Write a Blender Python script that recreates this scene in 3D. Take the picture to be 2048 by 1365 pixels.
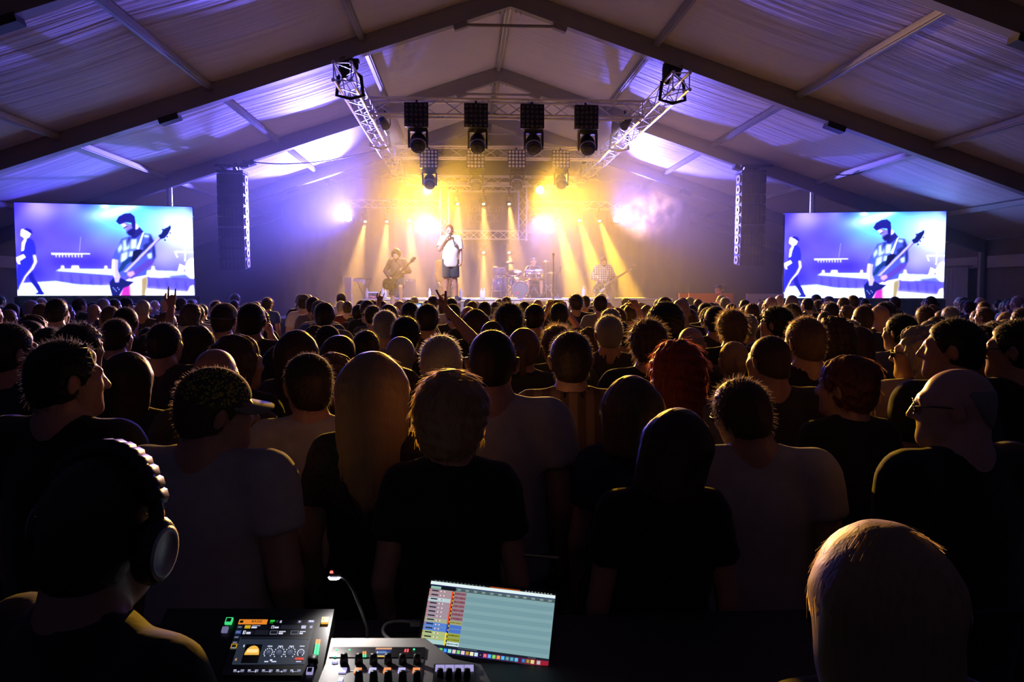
import bpy, bmesh, math, random
import numpy as np
from mathutils import Vector, Matrix, Euler

for _o in list(bpy.data.objects):
    bpy.data.objects.remove(_o)
scene = bpy.context.scene
C = scene.collection
random.seed(7)
rng = np.random.default_rng(7)
PI = math.pi
R = math.radians

# ------------------------------------------------------------------ camera
F_PX, CX, CY = 1600.0, 1024.0, 682.5
CAM = Vector((0.0, 0.0, 1.9))
YAW, PITCH = R(3.356), R(3.666)
CF = Vector((math.sin(YAW) * math.cos(PITCH), math.cos(YAW) * math.cos(PITCH), -math.sin(PITCH)))
CR = Vector((math.cos(YAW), -math.sin(YAW), 0))
CU = CR.cross(CF)
cd = bpy.data.cameras.new('camera')
cam = bpy.data.objects.new('camera', cd)
C.objects.link(cam)
cd.sensor_width = 36
cd.lens = F_PX / 2048 * 36
cd.clip_start, cd.clip_end = 0.05, 200
cam.matrix_world = Matrix(((CR.x, CU.x, -CF.x, CAM.x), (CR.y, CU.y, -CF.y, CAM.y), (CR.z, CU.z, -CF.z, CAM.z), (0, 0, 0, 1)))
scene.camera = cam

def at(px, py, Y):
    """world point on the plane y = Y that a survey line from the desk hits"""
    d = CF + CR * ((px - CX) / F_PX) + CU * ((CY - py) / F_PX)
    return CAM + d * (Y / d.y)

# ------------------------------------------------------------------ world, exposure
w = bpy.data.worlds.new('night')
scene.world = w
w.use_nodes = True
w.node_tree.nodes['Background'].inputs['Color'].default_value = (0.32, 0.27, 0.66, 1)
w.node_tree.nodes['Background'].inputs['Strength'].default_value = 0.03
vs = scene.view_settings
vs.view_transform = 'Standard'
vs.look = 'None'
vs.exposure = 0.0
vs.gamma = 1.0
vs.use_curve_mapping = False
try:
    cy = scene.cycles
    cy.use_denoising = True
    cy.use_adaptive_sampling = True
    cy.adaptive_threshold = 0.02
    cy.max_bounces = 5
    cy.diffuse_bounces = 4
    cy.glossy_bounces = 2
    cy.transmission_bounces = 3
    cy.volume_bounces = 1
    cy.transparent_max_bounces = 4
    cy.use_light_tree = True
    cy.sample_clamp_indirect = 4.0
    cy.caustics_reflective = False
    cy.caustics_refractive = False
    cy.volume_step_rate = 2.0
    cy.volume_max_steps = 64
except Exception:
    pass

# light levels (the place's own lamps; each lamp is built with its fixture below)
SCREEN_GAIN = 4.3
FLOOD_W, PAR_W, WASH_W, FRONT_W = 36000.0, 30000.0, 20000.0, 2200.0
HAZE = 0.0125
YELLOW, AMBER, BLUE, FROST = (1.0, 0.50, 0.02), (1.0, 0.50, 0.10), (0.17, 0.14, 1.0), (0.72, 0.68, 1.0)

# ------------------------------------------------------------------ helpers
WM = {}

def Wm(o):
    return WM.get(o.name, Matrix.Identity(4))

def tag(o, label=None, cat=None, group=None, kind=None):
    if label: o['label'] = label
    if cat: o['category'] = cat
    if group: o['group'] = group
    if kind: o['kind'] = kind
    return o

def link(o, parent=None, M=None):
    """link o with world matrix M, keeping it a child of parent"""
    C.objects.link(o)
    M = M if M is not None else Matrix.Identity(4)
    if parent is not None:
        o.parent = parent
        o.matrix_basis = Wm(parent).inverted() @ M
    else:
        o.matrix_basis = M
    WM[o.name] = M
    return o

def empty(name, loc=(0, 0, 0), rz=0.0, label=None, cat=None, group=None, kind=None, parent=None):
    o = bpy.data.objects.new(name, None)
    o.empty_display_size = 0.2
    link(o, parent, Matrix.Translation(Vector(loc)) @ Matrix.Rotation(rz, 4, 'Z'))
    return tag(o, label, cat, group, kind)

def new_mesh(name, verts, faces, mats=(), smooth=False, midx=None):
    me = bpy.data.meshes.new(name)
    verts = np.asarray(verts, dtype=np.float32).reshape(-1, 3)
    if isinstance(faces, np.ndarray):
        n, k = faces.shape
        me.vertices.add(len(verts))
        me.vertices.foreach_set('co', verts.ravel())
        me.loops.add(n * k)
        me.loops.foreach_set('vertex_index', faces.astype(np.int32).ravel())
        me.polygons.add(n)
        me.polygons.foreach_set('loop_start', np.arange(0, n * k, k, dtype=np.int32))
        if smooth:
            me.polygons.foreach_set('use_smooth', np.ones(n, dtype=bool))
        me.update(calc_edges=True)
    else:
        me.from_pydata([tuple(v) for v in verts], [], faces)
        if smooth:
            me.polygons.foreach_set('use_smooth', np.ones(len(me.polygons), dtype=bool))
    for m in mats:
        me.materials.append(m)
    if midx is not None:
        me.polygons.foreach_set('material_index', np.asarray(midx, dtype=np.int32))
    return me

def obj(name, me, parent=None, M=None, label=None, cat=None, group=None, kind=None):
    o = bpy.data.objects.new(name, me)
    link(o, parent, M)
    return tag(o, label, cat, group, kind)

def T(*v):
    return Matrix.Translation(Vector(v if len(v) == 3 else v[0]))

def basis(x, y, z, o):
    return Matrix(((x[0], y[0], z[0], o[0]), (x[1], y[1], z[1], o[1]), (x[2], y[2], z[2], o[2]), (0, 0, 0, 1)))

class MB:
    """collects verts and faces of one part"""
    def __init__(s):
        s.v, s.f = [], []
    def add(s, v, f):
        o = len(s.v)
        s.v += [tuple(p) for p in v]
        s.f += [tuple(i + o for i in q) for q in f]
        return s
    def box(s, c, h, M=None):
        v = [Vector((c[0] + sx * h[0], c[1] + sy * h[1], c[2] + sz * h[2])) for sz in (-1, 1) for sy in (-1, 1) for sx in (-1, 1)]
        if M is not None: v = [M @ p for p in v]
        return s.add(v, [(0, 2, 3, 1), (4, 5, 7, 6), (0, 1, 5, 4), (2, 6, 7, 3), (0, 4, 6, 2), (1, 3, 7, 5)])
    def tube(s, pts, rad, n=8, cap=True):
        pts = [Vector(p) for p in pts]
        if not hasattr(rad, '__len__'): rad = [rad] * len(pts)
        ref = None
        v = []
        for i, p in enumerate(pts):
            d = (pts[min(i + 1, len(pts) - 1)] - pts[max(i - 1, 0)]).normalized()
            if ref is None:
                ref = d.orthogonal().normalized()
            ref = (ref - d * ref.dot(d)).normalized()
            b = d.cross(ref)
            for k in range(n):
                a = 2 * PI * k / n
                v.append(p + (ref * math.cos(a) + b * math.sin(a)) * rad[i])
        f = []
        for i in range(len(pts) - 1):
            for k in range(n):
                f.append((i * n + k, i * n + (k + 1) % n, (i + 1) * n + (k + 1) % n, (i + 1) * n + k))
        if cap:
            f.append(tuple(range(n - 1, -1, -1)))
            f.append(tuple((len(pts) - 1) * n + k for k in range(n)))
        return s.add(v, f)
    def lathe(s, prof, n=20, M=None):
        """prof: (radius, height) pairs about z"""
        v = []
        for r, z in prof:
            for k in range(n):
                a = 2 * PI * k / n
                p = Vector((r * math.cos(a), r * math.sin(a), z))
                v.append(M @ p if M is not None else p)
        f = []
        for i in range(len(prof) - 1):
            for k in range(n):
                f.append((i * n + k, i * n + (k + 1) % n, (i + 1) * n + (k + 1) % n, (i + 1) * n + k))
        if prof[0][0] > 1e-6: f.append(tuple(range(n - 1, -1, -1)))
        if prof[-1][0] > 1e-6: f.append(tuple((len(prof) - 1) * n + k for k in range(n)))
        return s.add(v, f)
    def prism(s, outline, z0, z1, M=None):
        """closed outline in x, y extruded along z"""
        n = len(outline)
        v = [Vector((x, y, z0)) for x, y in outline] + [Vector((x, y, z1)) for x, y in outline]
        if M is not None: v = [M @ p for p in v]
        f = [tuple(range(n - 1, -1, -1)), tuple(range(n, 2 * n))]
        f += [(k, (k + 1) % n, n + (k + 1) % n, n + k) for k in range(n)]
        return s.add(v, f)
    def mesh(s, name, mat, smooth=False):
        return new_mesh(name, s.v, s.f, (mat,) if not isinstance(mat, (list, tuple)) else mat, smooth)
    def build(s, name, mat, parent=None, smooth=False, M=None, **k):
        return obj(name, s.mesh(name, mat, smooth), parent, M, **k)

MATS = {}

def mat(name, col, rough=0.6, metal=0.0, spec=0.5, var=0.15, scale=8.0, bump=0.0, sheen=0.0, coat=0.0):
    if name in MATS: return MATS[name]
    m = bpy.data.materials.new(name)
    m.use_nodes = True
    nt = m.node_tree
    b = nt.nodes['Principled BSDF']
    b.inputs['Roughness'].default_value = rough
    b.inputs['Metallic'].default_value = metal
    b.inputs['Specular IOR Level'].default_value = spec
    if sheen:
        b.inputs['Sheen Weight'].default_value = sheen
    if coat:
        b.inputs['Coat Weight'].default_value = coat
    tc = nt.nodes.new('ShaderNodeTexCoord')
    nz = nt.nodes.new('ShaderNodeTexNoise')
    nz.inputs['Scale'].default_value = scale
    nz.inputs['Detail'].default_value = 2
    nt.links.new(tc.outputs['Object'], nz.inputs['Vector'])
    mx = nt.nodes.new('ShaderNodeMix')
    mx.data_type = 'RGBA'
    mx.inputs['A'].default_value = (*[c * (1 - var) for c in col], 1)
    mx.inputs['B'].default_value = (*[min(1, c * (1 + var)) for c in col], 1)
    nt.links.new(nz.outputs['Fac'], mx.inputs['Factor'])
    nt.links.new(mx.outputs['Result'], b.inputs['Base Color'])
    if bump:
        bp = nt.nodes.new('ShaderNodeBump')
        bp.inputs['Strength'].default_value = bump
        bp.inputs['Distance'].default_value = 0.02
        nt.links.new(nz.outputs['Fac'], bp.inputs['Height'])
        nt.links.new(bp.outputs['Normal'], b.inputs['Normal'])
    MATS[name] = m
    return m

def emit(name, col, strength, sample=True):
    if name in MATS: return MATS[name]
    m = bpy.data.materials.new(name)
    m.use_nodes = True
    b = m.node_tree.nodes['Principled BSDF']
    b.inputs['Base Color'].default_value = (0.02, 0.02, 0.02, 1)
    b.inputs['Emission Color'].default_value = (*col, 1)
    b.inputs['Emission Strength'].default_value = strength
    if not sample:
        m.cycles.emission_sampling = 'NONE'
    MATS[name] = m
    return m

def emit_attr(name, strength, sample=True):
    """a display: its picture is a colour attribute, one colour per cell"""
    m = bpy.data.materials.new(name)
    m.use_nodes = True
    nt = m.node_tree
    b = nt.nodes['Principled BSDF']
    b.inputs['Base Color'].default_value = (0.01, 0.01, 0.012, 1)
    b.inputs['Roughness'].default_value = 0.5
    a = nt.nodes.new('ShaderNodeAttribute')
    a.attribute_name = 'picture'
    nt.links.new(a.outputs['Color'], b.inputs['Emission Color'])
    b.inputs['Emission Strength'].default_value = strength
    if not sample:
        m.cycles.emission_sampling = 'NONE'
    MATS[name] = m
    return m

UNIT = {}

def unit_cyl(m, n=8):
    k = ('c', m.name, n)
    if k not in UNIT:
        UNIT[k] = MB().tube([(0, 0, 0), (0, 0, 1)], 1.0, n).mesh('rod', m, smooth=False)
    return UNIT[k]

def rod(name, p0, p1, r, m, parent=None, n=8, **k):
    p0, p1 = Vector(p0), Vector(p1)
    d = p1 - p0
    z = d.normalized()
    x = z.orthogonal().normalized()
    y = z.cross(x)
    return obj(name, unit_cyl(m, n), parent, basis(x * r, y * r, d, p0), **k)

def unit_box(m):
    k = ('b', m.name)
    if k not in UNIT:
        UNIT[k] = MB().box((0, 0, 0), (.5, .5, .5)).mesh('block', m)
    return UNIT[k]

def block(name, c, s, m, parent=None, rot=None, **k):
    Mx = T(Vector(c))
    if rot is not None: Mx = Mx @ rot
    return obj(name, unit_box(m), parent, Mx @ Matrix.Diagonal((*s, 1)), **k)

def beam(name, p0, p1, wd, ht, m, parent=None, up=(0, 0, 1), **k):
    """box section from p0 to p1; p0/p1 run along the centre line"""
    p0, p1 = Vector(p0), Vector(p1)
    d = p1 - p0
    y = d.normalized()
    x = y.cross(Vector(up)).normalized()
    z = x.cross(y)
    return obj(name, unit_box(m), parent, basis(x * wd, d, z * ht, (p0 + p1) / 2), **k)

def text_obj(name, body, size, m, parent, M, depth=0.002, align='CENTER'):
    cu = bpy.data.curves.new(name, 'FONT')
    cu.body = body
    cu.size = size
    cu.extrude = depth
    cu.align_x = align
    cu.align_y = 'CENTER'
    o = bpy.data.objects.new(name, cu)
    C.objects.link(o)
    dg = bpy.context.evaluated_depsgraph_get()
    me = bpy.data.meshes.new_from_object(o.evaluated_get(dg))
    bpy.data.objects.remove(o)
    me.materials.clear()
    me.materials.append(m)
    return obj(name, me, parent, M)

# shared materials
M_alu = mat('brushed aluminium', (0.62, 0.62, 0.64), 0.32, 0.9, var=0.08, scale=20)
M_raft = mat('rafter aluminium', (0.30, 0.30, 0.31), 0.55, 0.35, var=0.1, scale=3)
M_black = mat('black coated metal', (0.018, 0.018, 0.02), 0.5, 0.2, var=0.3, scale=15)
M_blackp = mat('black plastic', (0.012, 0.012, 0.013), 0.42, 0.0, var=0.3, scale=30)
M_drape = mat('black drape', (0.016, 0.015, 0.02), 0.95, 0.0, var=0.3, scale=3)
M_deck = mat('dark stage deck', (0.022, 0.02, 0.02), 0.7, 0.0, var=0.3, scale=6)
M_plate = mat('pale rigging steel', (0.55, 0.53, 0.55), 0.45, 0.6, var=0.15, scale=12)
M_chrome = mat('chrome', (0.8, 0.8, 0.82), 0.12, 1.0, var=0.05, scale=10)
# ================================================================== the tent
RX = 0.85                 # ridge line
HALF = 12.6               # half span
SL = 0.333                # roof slope
ZB = 7.07                 # underside of rafter at the ridge
RD = 0.32                 # rafter depth
FR = [4.6, 9.8, 15.0, 20.2, 25.2, 30.2]
PUR = [-10.8, -8.1, -5.4, -2.7, 2.7, 5.4, 8.1, 10.8]

def roof_mat():
    m = bpy.data.materials.new('white tent membrane')
    m.use_nodes = True
    nt = m.node_tree
    b = nt.nodes['Principled BSDF']
    b.inputs['Roughness'].default_value = 0.55
    b.inputs['Specular IOR Level'].default_value = 0.3
    tc = nt.nodes.new('ShaderNodeTexCoord')
    mp = nt.nodes.new('ShaderNodeMapping')
    mp.inputs['Scale'].default_value = (0.12, 2.6, 0.12)
    nz = nt.nodes.new('ShaderNodeTexNoise')
    nz.inputs['Scale'].default_value = 2.0
    nz.inputs['Detail'].default_value = 4
    nt.links.new(tc.outputs['Object'], mp.inputs['Vector'])
    nt.links.new(mp.outputs['Vector'], nz.inputs['Vector'])
    bp = nt.nodes.new('ShaderNodeBump')
    bp.inputs['Strength'].default_value = 0.35
    bp.inputs['Distance'].default_value = 0.08
    nt.links.new(nz.outputs['Fac'], bp.inputs['Height'])
    nt.links.new(bp.outputs['Normal'], b.inputs['Normal'])
    b.inputs['Base Color'].default_value = (0.70, 0.70, 0.78, 1)
    return m
M_roof = roof_mat()
M_wall = mat('dark tent wall cloth', (0.20, 0.20, 0.23), 0.85, var=0.2, scale=1.5, bump=0.3)
M_band = mat('pale wall band', (0.55, 0.54, 0.58), 0.8, var=0.1, scale=2)

floor = MB().box((RX, 15, -0.05), (14, 18, 0.05)).build('floor', mat('trodden tent floor', (0.055, 0.05, 0.045), 0.85, var=0.4, scale=2, bump=0.4), kind='structure',
                 label='dark trodden floor under the standing crowd')

def rz_under(dx):
    return ZB - SL * abs(dx)

roof = empty('ceiling', (RX, 15, 5.5), kind='structure', label='white ridged tent roof on dark aluminium rafters')

def panel(y0, y1, x0, x1, ridge_n=26, sag=0.05, seed=0):
    """one membrane bay, with shallow creases running down the slope"""
    r2 = np.random.default_rng(seed)
    nx, ny = 14, ridge_n
    xs = np.linspace(x0, x1, nx + 1)
    ys = np.linspace(y0 + .04, y1 - .04, ny + 1)
    ph, am = r2.uniform(0, 6.28, 6), r2.uniform(0.3, 1, 6)
    v = []
    for x in xs:
        for y in ys:
            u, t = (x - x0) / (x1 - x0), (y - y0) / (y1 - y0)
            z = ZB + RD + 0.015 - SL * abs(x)
            z -= sag * math.sin(PI * u) * math.sin(PI * t)
            cr = sum(am[k] * math.sin((k + 3) * 2.1 * y + ph[k] + 0.5 * x) for k in range(6))
            z += 0.006 * cr * abs(math.sin(PI * u * 1.0)) * (0.4 + 0.6 * math.sin(2.2 * y + ph[0]) ** 2)
            v.append((RX + x, y, z))
    a = np.arange(nx)[:, None] * (ny + 1) + np.arange(ny)[None, :]
    a = a.ravel()
    f = np.stack([a, a + 1, a + ny + 2, a + ny + 1], 1)
    obj('fabric_panel', new_mesh('fabric_panel', v, f, (M_roof,), True), roof)

edges = [-HALF, -10.8, -8.1, -5.4, -2.7, 0, 2.7, 5.4, 8.1, 10.8, HALF]
for i in range(len(FR) - 1):
    for j in range(len(edges) - 1):
        panel(FR[i], FR[i + 1], edges[j], edges[j + 1], seed=i * 20 + j)
for y in FR:
    for s in (-1, 1):
        beam('rafter', (RX, y, ZB + RD / 2), (RX + s * HALF, y, ZB + RD / 2 - SL * HALF), 0.15, RD, M_raft, roof)
        beam('rafter_flange', (RX + s * .02, y, ZB - .006), (RX + s * HALF, y, ZB - .006 - SL * HALF), 0.19, 0.025, M_raft, roof)
        rod('eave_leg', (RX + s * HALF, y, 0), (RX + s * HALF, y, ZB - SL * HALF + .2), 0.09, M_raft, roof)
        block('junction_box', (RX + s * 6.15, y, rz_under(6.15) - .05), (.36, .22, .11), M_black, roof, rot=Matrix.Rotation(s * math.atan(SL), 4, 'Y'))
        block('tie_plate', (RX + s * .92, y, rz_under(.92) - .02), (.26, .12, .16), M_raft, roof, rot=Matrix.Rotation(s * math.atan(SL), 4, 'Y'))
        for k in (.1, .19):
            rod('hanger_bolt', (RX + s * k, y, rz_under(k) + .02), (RX + s * k, y, rz_under(k) - .07), .008, M_raft, roof, 6)
    rod('apex_tie', (RX - .9, y, rz_under(.9) - .03), (RX + .9, y, rz_under(.9) - .03), .03, M_raft, roof)
for i in range(len(FR) - 1):
    for dx in [0] + PUR:
        z = ZB + RD - .06 - SL * abs(dx)
        beam('purlin', (RX + dx, FR[i] + .08, z), (RX + dx, FR[i + 1] - .08, z), 0.11, 0.09, M_alu if dx == 0 else M_raft, roof)
        beam('cover_strip', (RX + dx, FR[i] + .1, z - .055), (RX + dx, FR[i + 1] - .1, z - .055), 0.05, 0.02, M_raft, roof)
ez = ZB - SL * HALF + RD
for s, nm in ((-1, 'left'), (1, 'right')):
    wl = empty('wall_' + nm, (RX + s * HALF, 15, 0), kind='structure', label='dark fabric side wall of the tent, ' + nm)
    x = RX + s * (HALF + .12)
    for i in range(len(FR) - 1):
        m = MB()
        n = 36
        v, f = [], []
        for k in range(n + 1):
            y = FR[i] + (FR[i + 1] - FR[i]) * k / n
            o = .02 * math.sin(k * 1.9) + .012 * math.sin(k * .7 + i)
            v += [(x + o, y, 0), (x + o * .5, y, ez)]
        f = [(2 * k, 2 * k + 1, 2 * k + 3, 2 * k + 2) for k in range(n)]
        m.add(v, f).build('cloth_panel', M_wall, wl, True)
        if i >= 2:
            beam('wall_band', (x - s * .06, FR[i] + .15, 2.62), (x - s * .06, FR[i + 1] - .15, 2.62), .03, .3, M_band, wl)
for s in (-1, 1):
    rod('support_post', (RX + s * 8.05, 20.2, 0), (RX + s * 8.05, 20.2, rz_under(8.05)), .065, M_alu, roof, 10)
wb = empty('wall_back', (RX, 30.3, 0), kind='structure', label='dark gable wall behind the stage')
for j in range(len(edges) - 1):
    x0, x1 = RX + edges[j], RX + edges[j + 1]
    z0, z1 = ZB + RD - SL * abs(edges[j]), ZB + RD - SL * abs(edges[j + 1])
    MB().add([(x0, 30.35, 0), (x1, 30.35, 0), (x1, 30.35, z1), (x0, 30.35, z0)], [(0, 1, 2, 3)]).build('gable_panel', mat('black gable cloth', (0.03, 0.03, 0.036), .9, var=.2, scale=1), wb)

# pale curtain hung at the side exit, right of the screen
cur = empty('side_curtain', tuple(Vector((RX + HALF - .25, 20.9, 0))), label='pale gathered curtain at the side exit right of the right screen', cat='curtain')
m = MB()
v, f = [], []
for k in range(41):
    y = 20.35 + k * .028
    x = RX + HALF - .25 + .05 * math.sin(k * .9)
    v += [(x, y, 0.02), (x + .02, y - .1 * (k / 40 - .5), 2.5)]
f = [(2 * k, 2 * k + 2, 2 * k + 3, 2 * k + 1) for k in range(40)]
m.add(v, f).build('cloth', M_band, cur, True)
rod('curtain_rail', (RX + HALF - .25, 20.2, 2.52), (RX + HALF - .25, 21.7, 2.52), .02, M_alu, cur)

# ================================================================== trusses
def truss(label, p0, p1, size, bays, group=None, hz=None, m=M_alu):
    """box truss along p0->p1 (axis centre)"""
    p0, p1 = Vector(p0), Vector(p1)
    d = (p1 - p0)
    L = d.length
    y = d.normalized()
    up = Vector((0, 0, 1)) if abs(y.z) < .9 else Vector((0, -1, 0))
    x = y.cross(up).normalized()
    z = x.cross(y)
    r = empty('lighting_truss', tuple(p0), label=label, cat='truss', group=group)
    h = size / 2
    crn = [(-h, -h), (h, -h), (h, h), (-h, h)]
    P = lambda c, t: p0 + y * (L * t) + x * c[0] + z * c[1]
    for c in crn:
        rod('chord', P(c, 0), P(c, 1), .026, m, r, 8)
        for t in (0, 1):
            rod('end_coupler', P(c, t) - y * (.04 if t == 0 else 0), P(c, t) + y * (.04 if t else 0), .036, m, r, 8)
    for i in range(bays):
        a, b = i / bays, (i + 1) / bays
        for k in range(4):
            c0, c1 = crn[k], crn[(k + 1) % 4]
            if (i + k) % 2 == 0: c0, c1 = c1, c0
            rod('brace', P(c0, a), P(c1, b), .011, m, r, 6)
    for t in (0, 1):
        for k in range(4):
            rod('end_frame', P(crn[k], t), P(crn[(k + 1) % 4], t), .012, m, r, 6)
    return r

ZT = 5.63   # rig centre height
XL, XR = RX - 2.93, RX + 3.03
truss('silver truss running to the stage along the left of the rig', (XL, 14.1, ZT), (XL, 26.9, ZT), .3, 26, 'box trusses of the stage rig')
truss('silver truss running to the stage along the right of the rig', (XR, 14.4, ZT), (XR, 26.9, ZT), .3, 25, 'box trusses of the stage rig')
Y1, Y2, Y3 = 16.8, 22.1, 26.9
truss('front cross truss carrying four dark lamp panels', (XL + .2, Y1, ZT), (XR - .2, Y1, ZT), .32, 12, 'box trusses of the stage rig')
truss('middle cross truss carrying four pale dotted lamp panels', (XL + .2, Y2, ZT), (XR - .2, Y2, ZT), .3, 12, 'box trusses of the stage rig')
truss('rear cross truss between the two yellow floodlights', (XL + .2, Y3, ZT - .12), (XR - .2, Y3, ZT - .12), .3, 12, 'box trusses of the stage rig')
# frame of the backdrop and the two low side trusses
YB = 27.6
fa, fb = at(889, 374, YB), at(1045, 374, YB)
fc = at(889, 470, YB).z
truss('top bar of the truss frame around the backdrop', (fa.x + .16, YB, fa.z), (fb.x - .16, YB, fa.z), .28, 7, 'truss frame around the backdrop')
truss('bottom bar of the truss frame around the backdrop', (fa.x + .16, YB, fc), (fb.x - .16, YB, fc), .28, 7, 'truss frame around the backdrop')
truss('left upright of the truss frame around the backdrop', (fa.x, YB, fc - .14), (fa.x, YB, fa.z + .14), .28, 5, 'truss frame around the backdrop')
truss('right upright of the truss frame around the backdrop', (fb.x, YB, fc - .14), (fb.x, YB, fa.z + .14), .28, 5, 'truss frame around the backdrop')
sa, sb = at(697, 408, YB), at(1240, 412, YB)
truss('low rear truss left of the backdrop above the guitarist', (sa.x, YB, sa.z), (fa.x - .2, YB, sa.z), .25, 7, 'low rear trusses')
truss('low rear truss right of the backdrop above the bass player', (fb.x + .2, YB, sb.z), (sb.x, YB, sb.z), .25, 7, 'low rear trusses')

# black chain hoists that hold the rig to the rafters
def hoist(x, y, zt, zb, label):
    r = empty('chain_hoist', (x, y, zb), label=label, cat='hoist', group='chain hoists of the rig')
    block('rafter_clamp', (x, y, zt - .04), (.34, .16, .08), M_black, r)
    rod('chain', (x - .1, y, zt - .06), (x - .1, y, zb + .1), .018, M_black, r, 6)
    rod('chain', (x + .1, y, zt - .06), (x + .1, y, zb + .3), .022, M_black, r, 6)
    MB().lathe([(.03, .2), (.085, .17), (.1, .08), (.1, -.08), (.07, -.17), (.03, -.2)], 10, T(x - .1, y, (zt + zb) / 2)).build('motor_body', M_black, r)
    MB().lathe([(.02, .1), (.06, .06), (.06, -.06), (.02, -.1)], 10, T(x + .1, y, (zt + zb) / 2 + .04)).build('hook_block', M_black, r)
    m = MB()
    m.tube([(x - .2, y, zb - .02), (x - .24, y, zb - .36), (x, y, zb - .42), (x + .24, y, zb - .36), (x + .2, y, zb - .02), (x, y, zb + .14), (x - .2, y, zb - .02)], .035, 8)
    m.build('lifting_sling', M_black, r)
for k, (y, nm) in enumerate(((15.0, 'nearest the audience'), (20.2, 'in the middle'), (25.2, 'nearest the stage'))):
    hoist(XL, y, rz_under(XL - RX) - .01, ZT + .17, 'black chain hoist over the left truss, ' + nm)
    hoist(XR, y, rz_under(XR - RX) - .01, ZT + .17, 'black chain hoist over the right truss, ' + nm)

# ------------------------------------------------------------------ lamps
def spot(name, loc, target, watts, col, cone, blend=.35, radius=.08, parent=None):
    l = bpy.data.lights.new(name, 'SPOT')
    l.energy = watts
    l.color = col
    l.spot_size = R(cone)
    l.spot_blend = blend
    l.shadow_soft_size = radius
    o = bpy.data.objects.new(name, l)
    d = (Vector(target) - Vector(loc)).normalized()
    link(o, parent, Matrix.Translation(Vector(loc)) @ d.to_track_quat('-Z', 'Y').to_matrix().to_4x4())
    return o

E_yel = emit('lit yellow lens', (1.0, 0.86, 0.45), 14.0, False)
E_amb = emit('lit amber lens', (1.0, 0.80, 0.45), 8.0, False)
E_blu = emit('lit blue white lens', (0.66, 0.68, 1.0), 6.0, False)
M_lens = mat('unlit lens', (0.03, 0.03, 0.03), 0.15, 0, var=.1)
M_led = mat('unlit pearl led', (0.80, 0.78, 0.80), 0.3, 0, var=.1)
M_led_dark = mat('unlit dark led', (0.05, 0.045, 0.05), 0.3, 0, var=.1)

_pan = {}
def led_panel(c, size, label, group, lit):
    r = empty('matrix_blinder', tuple(c), label=label, cat='stage light', group=group)
    MB().box((0, 0, 0), (size / 2, .07, size / 2)).build('housing', M_black, r, M=T(c))
    for k, s in (('grille_bar', 1),):
        for i in range(6):
            o = -size / 2 + size * i / 5
            block(k, c + Vector((o, -.08, 0)), (.012, .03, size), M_black, r)
            block(k, c + Vector((0, -.08, o)), (size, .03, .012), M_black, r)
    if lit not in _pan:
        _pan[lit] = MB().lathe([(.036, 0), (.036, .03), (.026, .04), (0, .044)], 10, Matrix.Rotation(R(90), 4, 'X')).mesh('led_cell', lit, True)
    for i in range(5):
        for j in range(5):
            obj('led_cell', _pan[lit], r, T(c + Vector(((i - 2) * size / 5, -.07, (j - 2) * size / 5))))
    rod('clamp', c + Vector((0, 0, size / 2 - .02)), c + Vector((0, .1, size / 2 + .08)), .025, M_black, r)
    return r

def moving_head(c, label, group, aim, lens, scale=1.0, light=None):
    """yoke lamp hanging from c (top of its base), head turned to aim"""
    c = Vector(c)
    r = empty('moving_head_lamp', tuple(c), label=label, cat='stage light', group=group)
    s = scale
    MB().box((0, 0, -.05 * s), (.17 * s, .13 * s, .05 * s), T(c)).build('base', M_black, r)
    d = (Vector(aim) - (c - Vector((0, 0, .3 * s)))).normalized()
    yk = MB()
    for sx in (-1, 1):
        yk.prism([(-.06 * s, -.1 * s), (.06 * s, -.1 * s), (.05 * s, -.36 * s), (0, -.42 * s), (-.05 * s, -.36 * s)], sx * .165 * s - .02 * s, sx * .165 * s + .02 * s,
                 T(c) @ basis((0, 1, 0), (0, 0, 1), (1, 0, 0), (0, 0, 0)))
    yk.box((0, 0, -.11 * s), (.175 * s, .06 * s, .02 * s), T(c))
    yk.build('yoke', M_black, r)
    hc = c - Vector((0, 0, .32 * s))
    q = d.to_track_quat('Z', 'Y').to_matrix().to_4x4()
    Mh = T(hc) @ q
    MB().lathe([(.02 * s, -.2 * s), (.1 * s, -.19 * s), (.14 * s, -.1 * s), (.145 * s, .1 * s), (.13 * s, .15 * s), (.115 * s, .15 * s)], 18, Mh).build('head', M_black, r, True)
    MB().lathe([(.142 * s, .05 * s), (.149 * s, .06 * s), (.149 * s, .085 * s), (.142 * s, .095 * s)], 18, Mh).build('trim_ring', M_plate, r, True)
    MB().lathe([(.115 * s, .148 * s), (.09 * s, .168 * s), (.05 * s, .178 * s), (0, .182 * s)], 18, Mh).build('lens', lens, r, True)
    if light:
        spot('lamp_beam', hc + d * (.24 * s), hc + d * 5, parent=r, **light)
    return r

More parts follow.
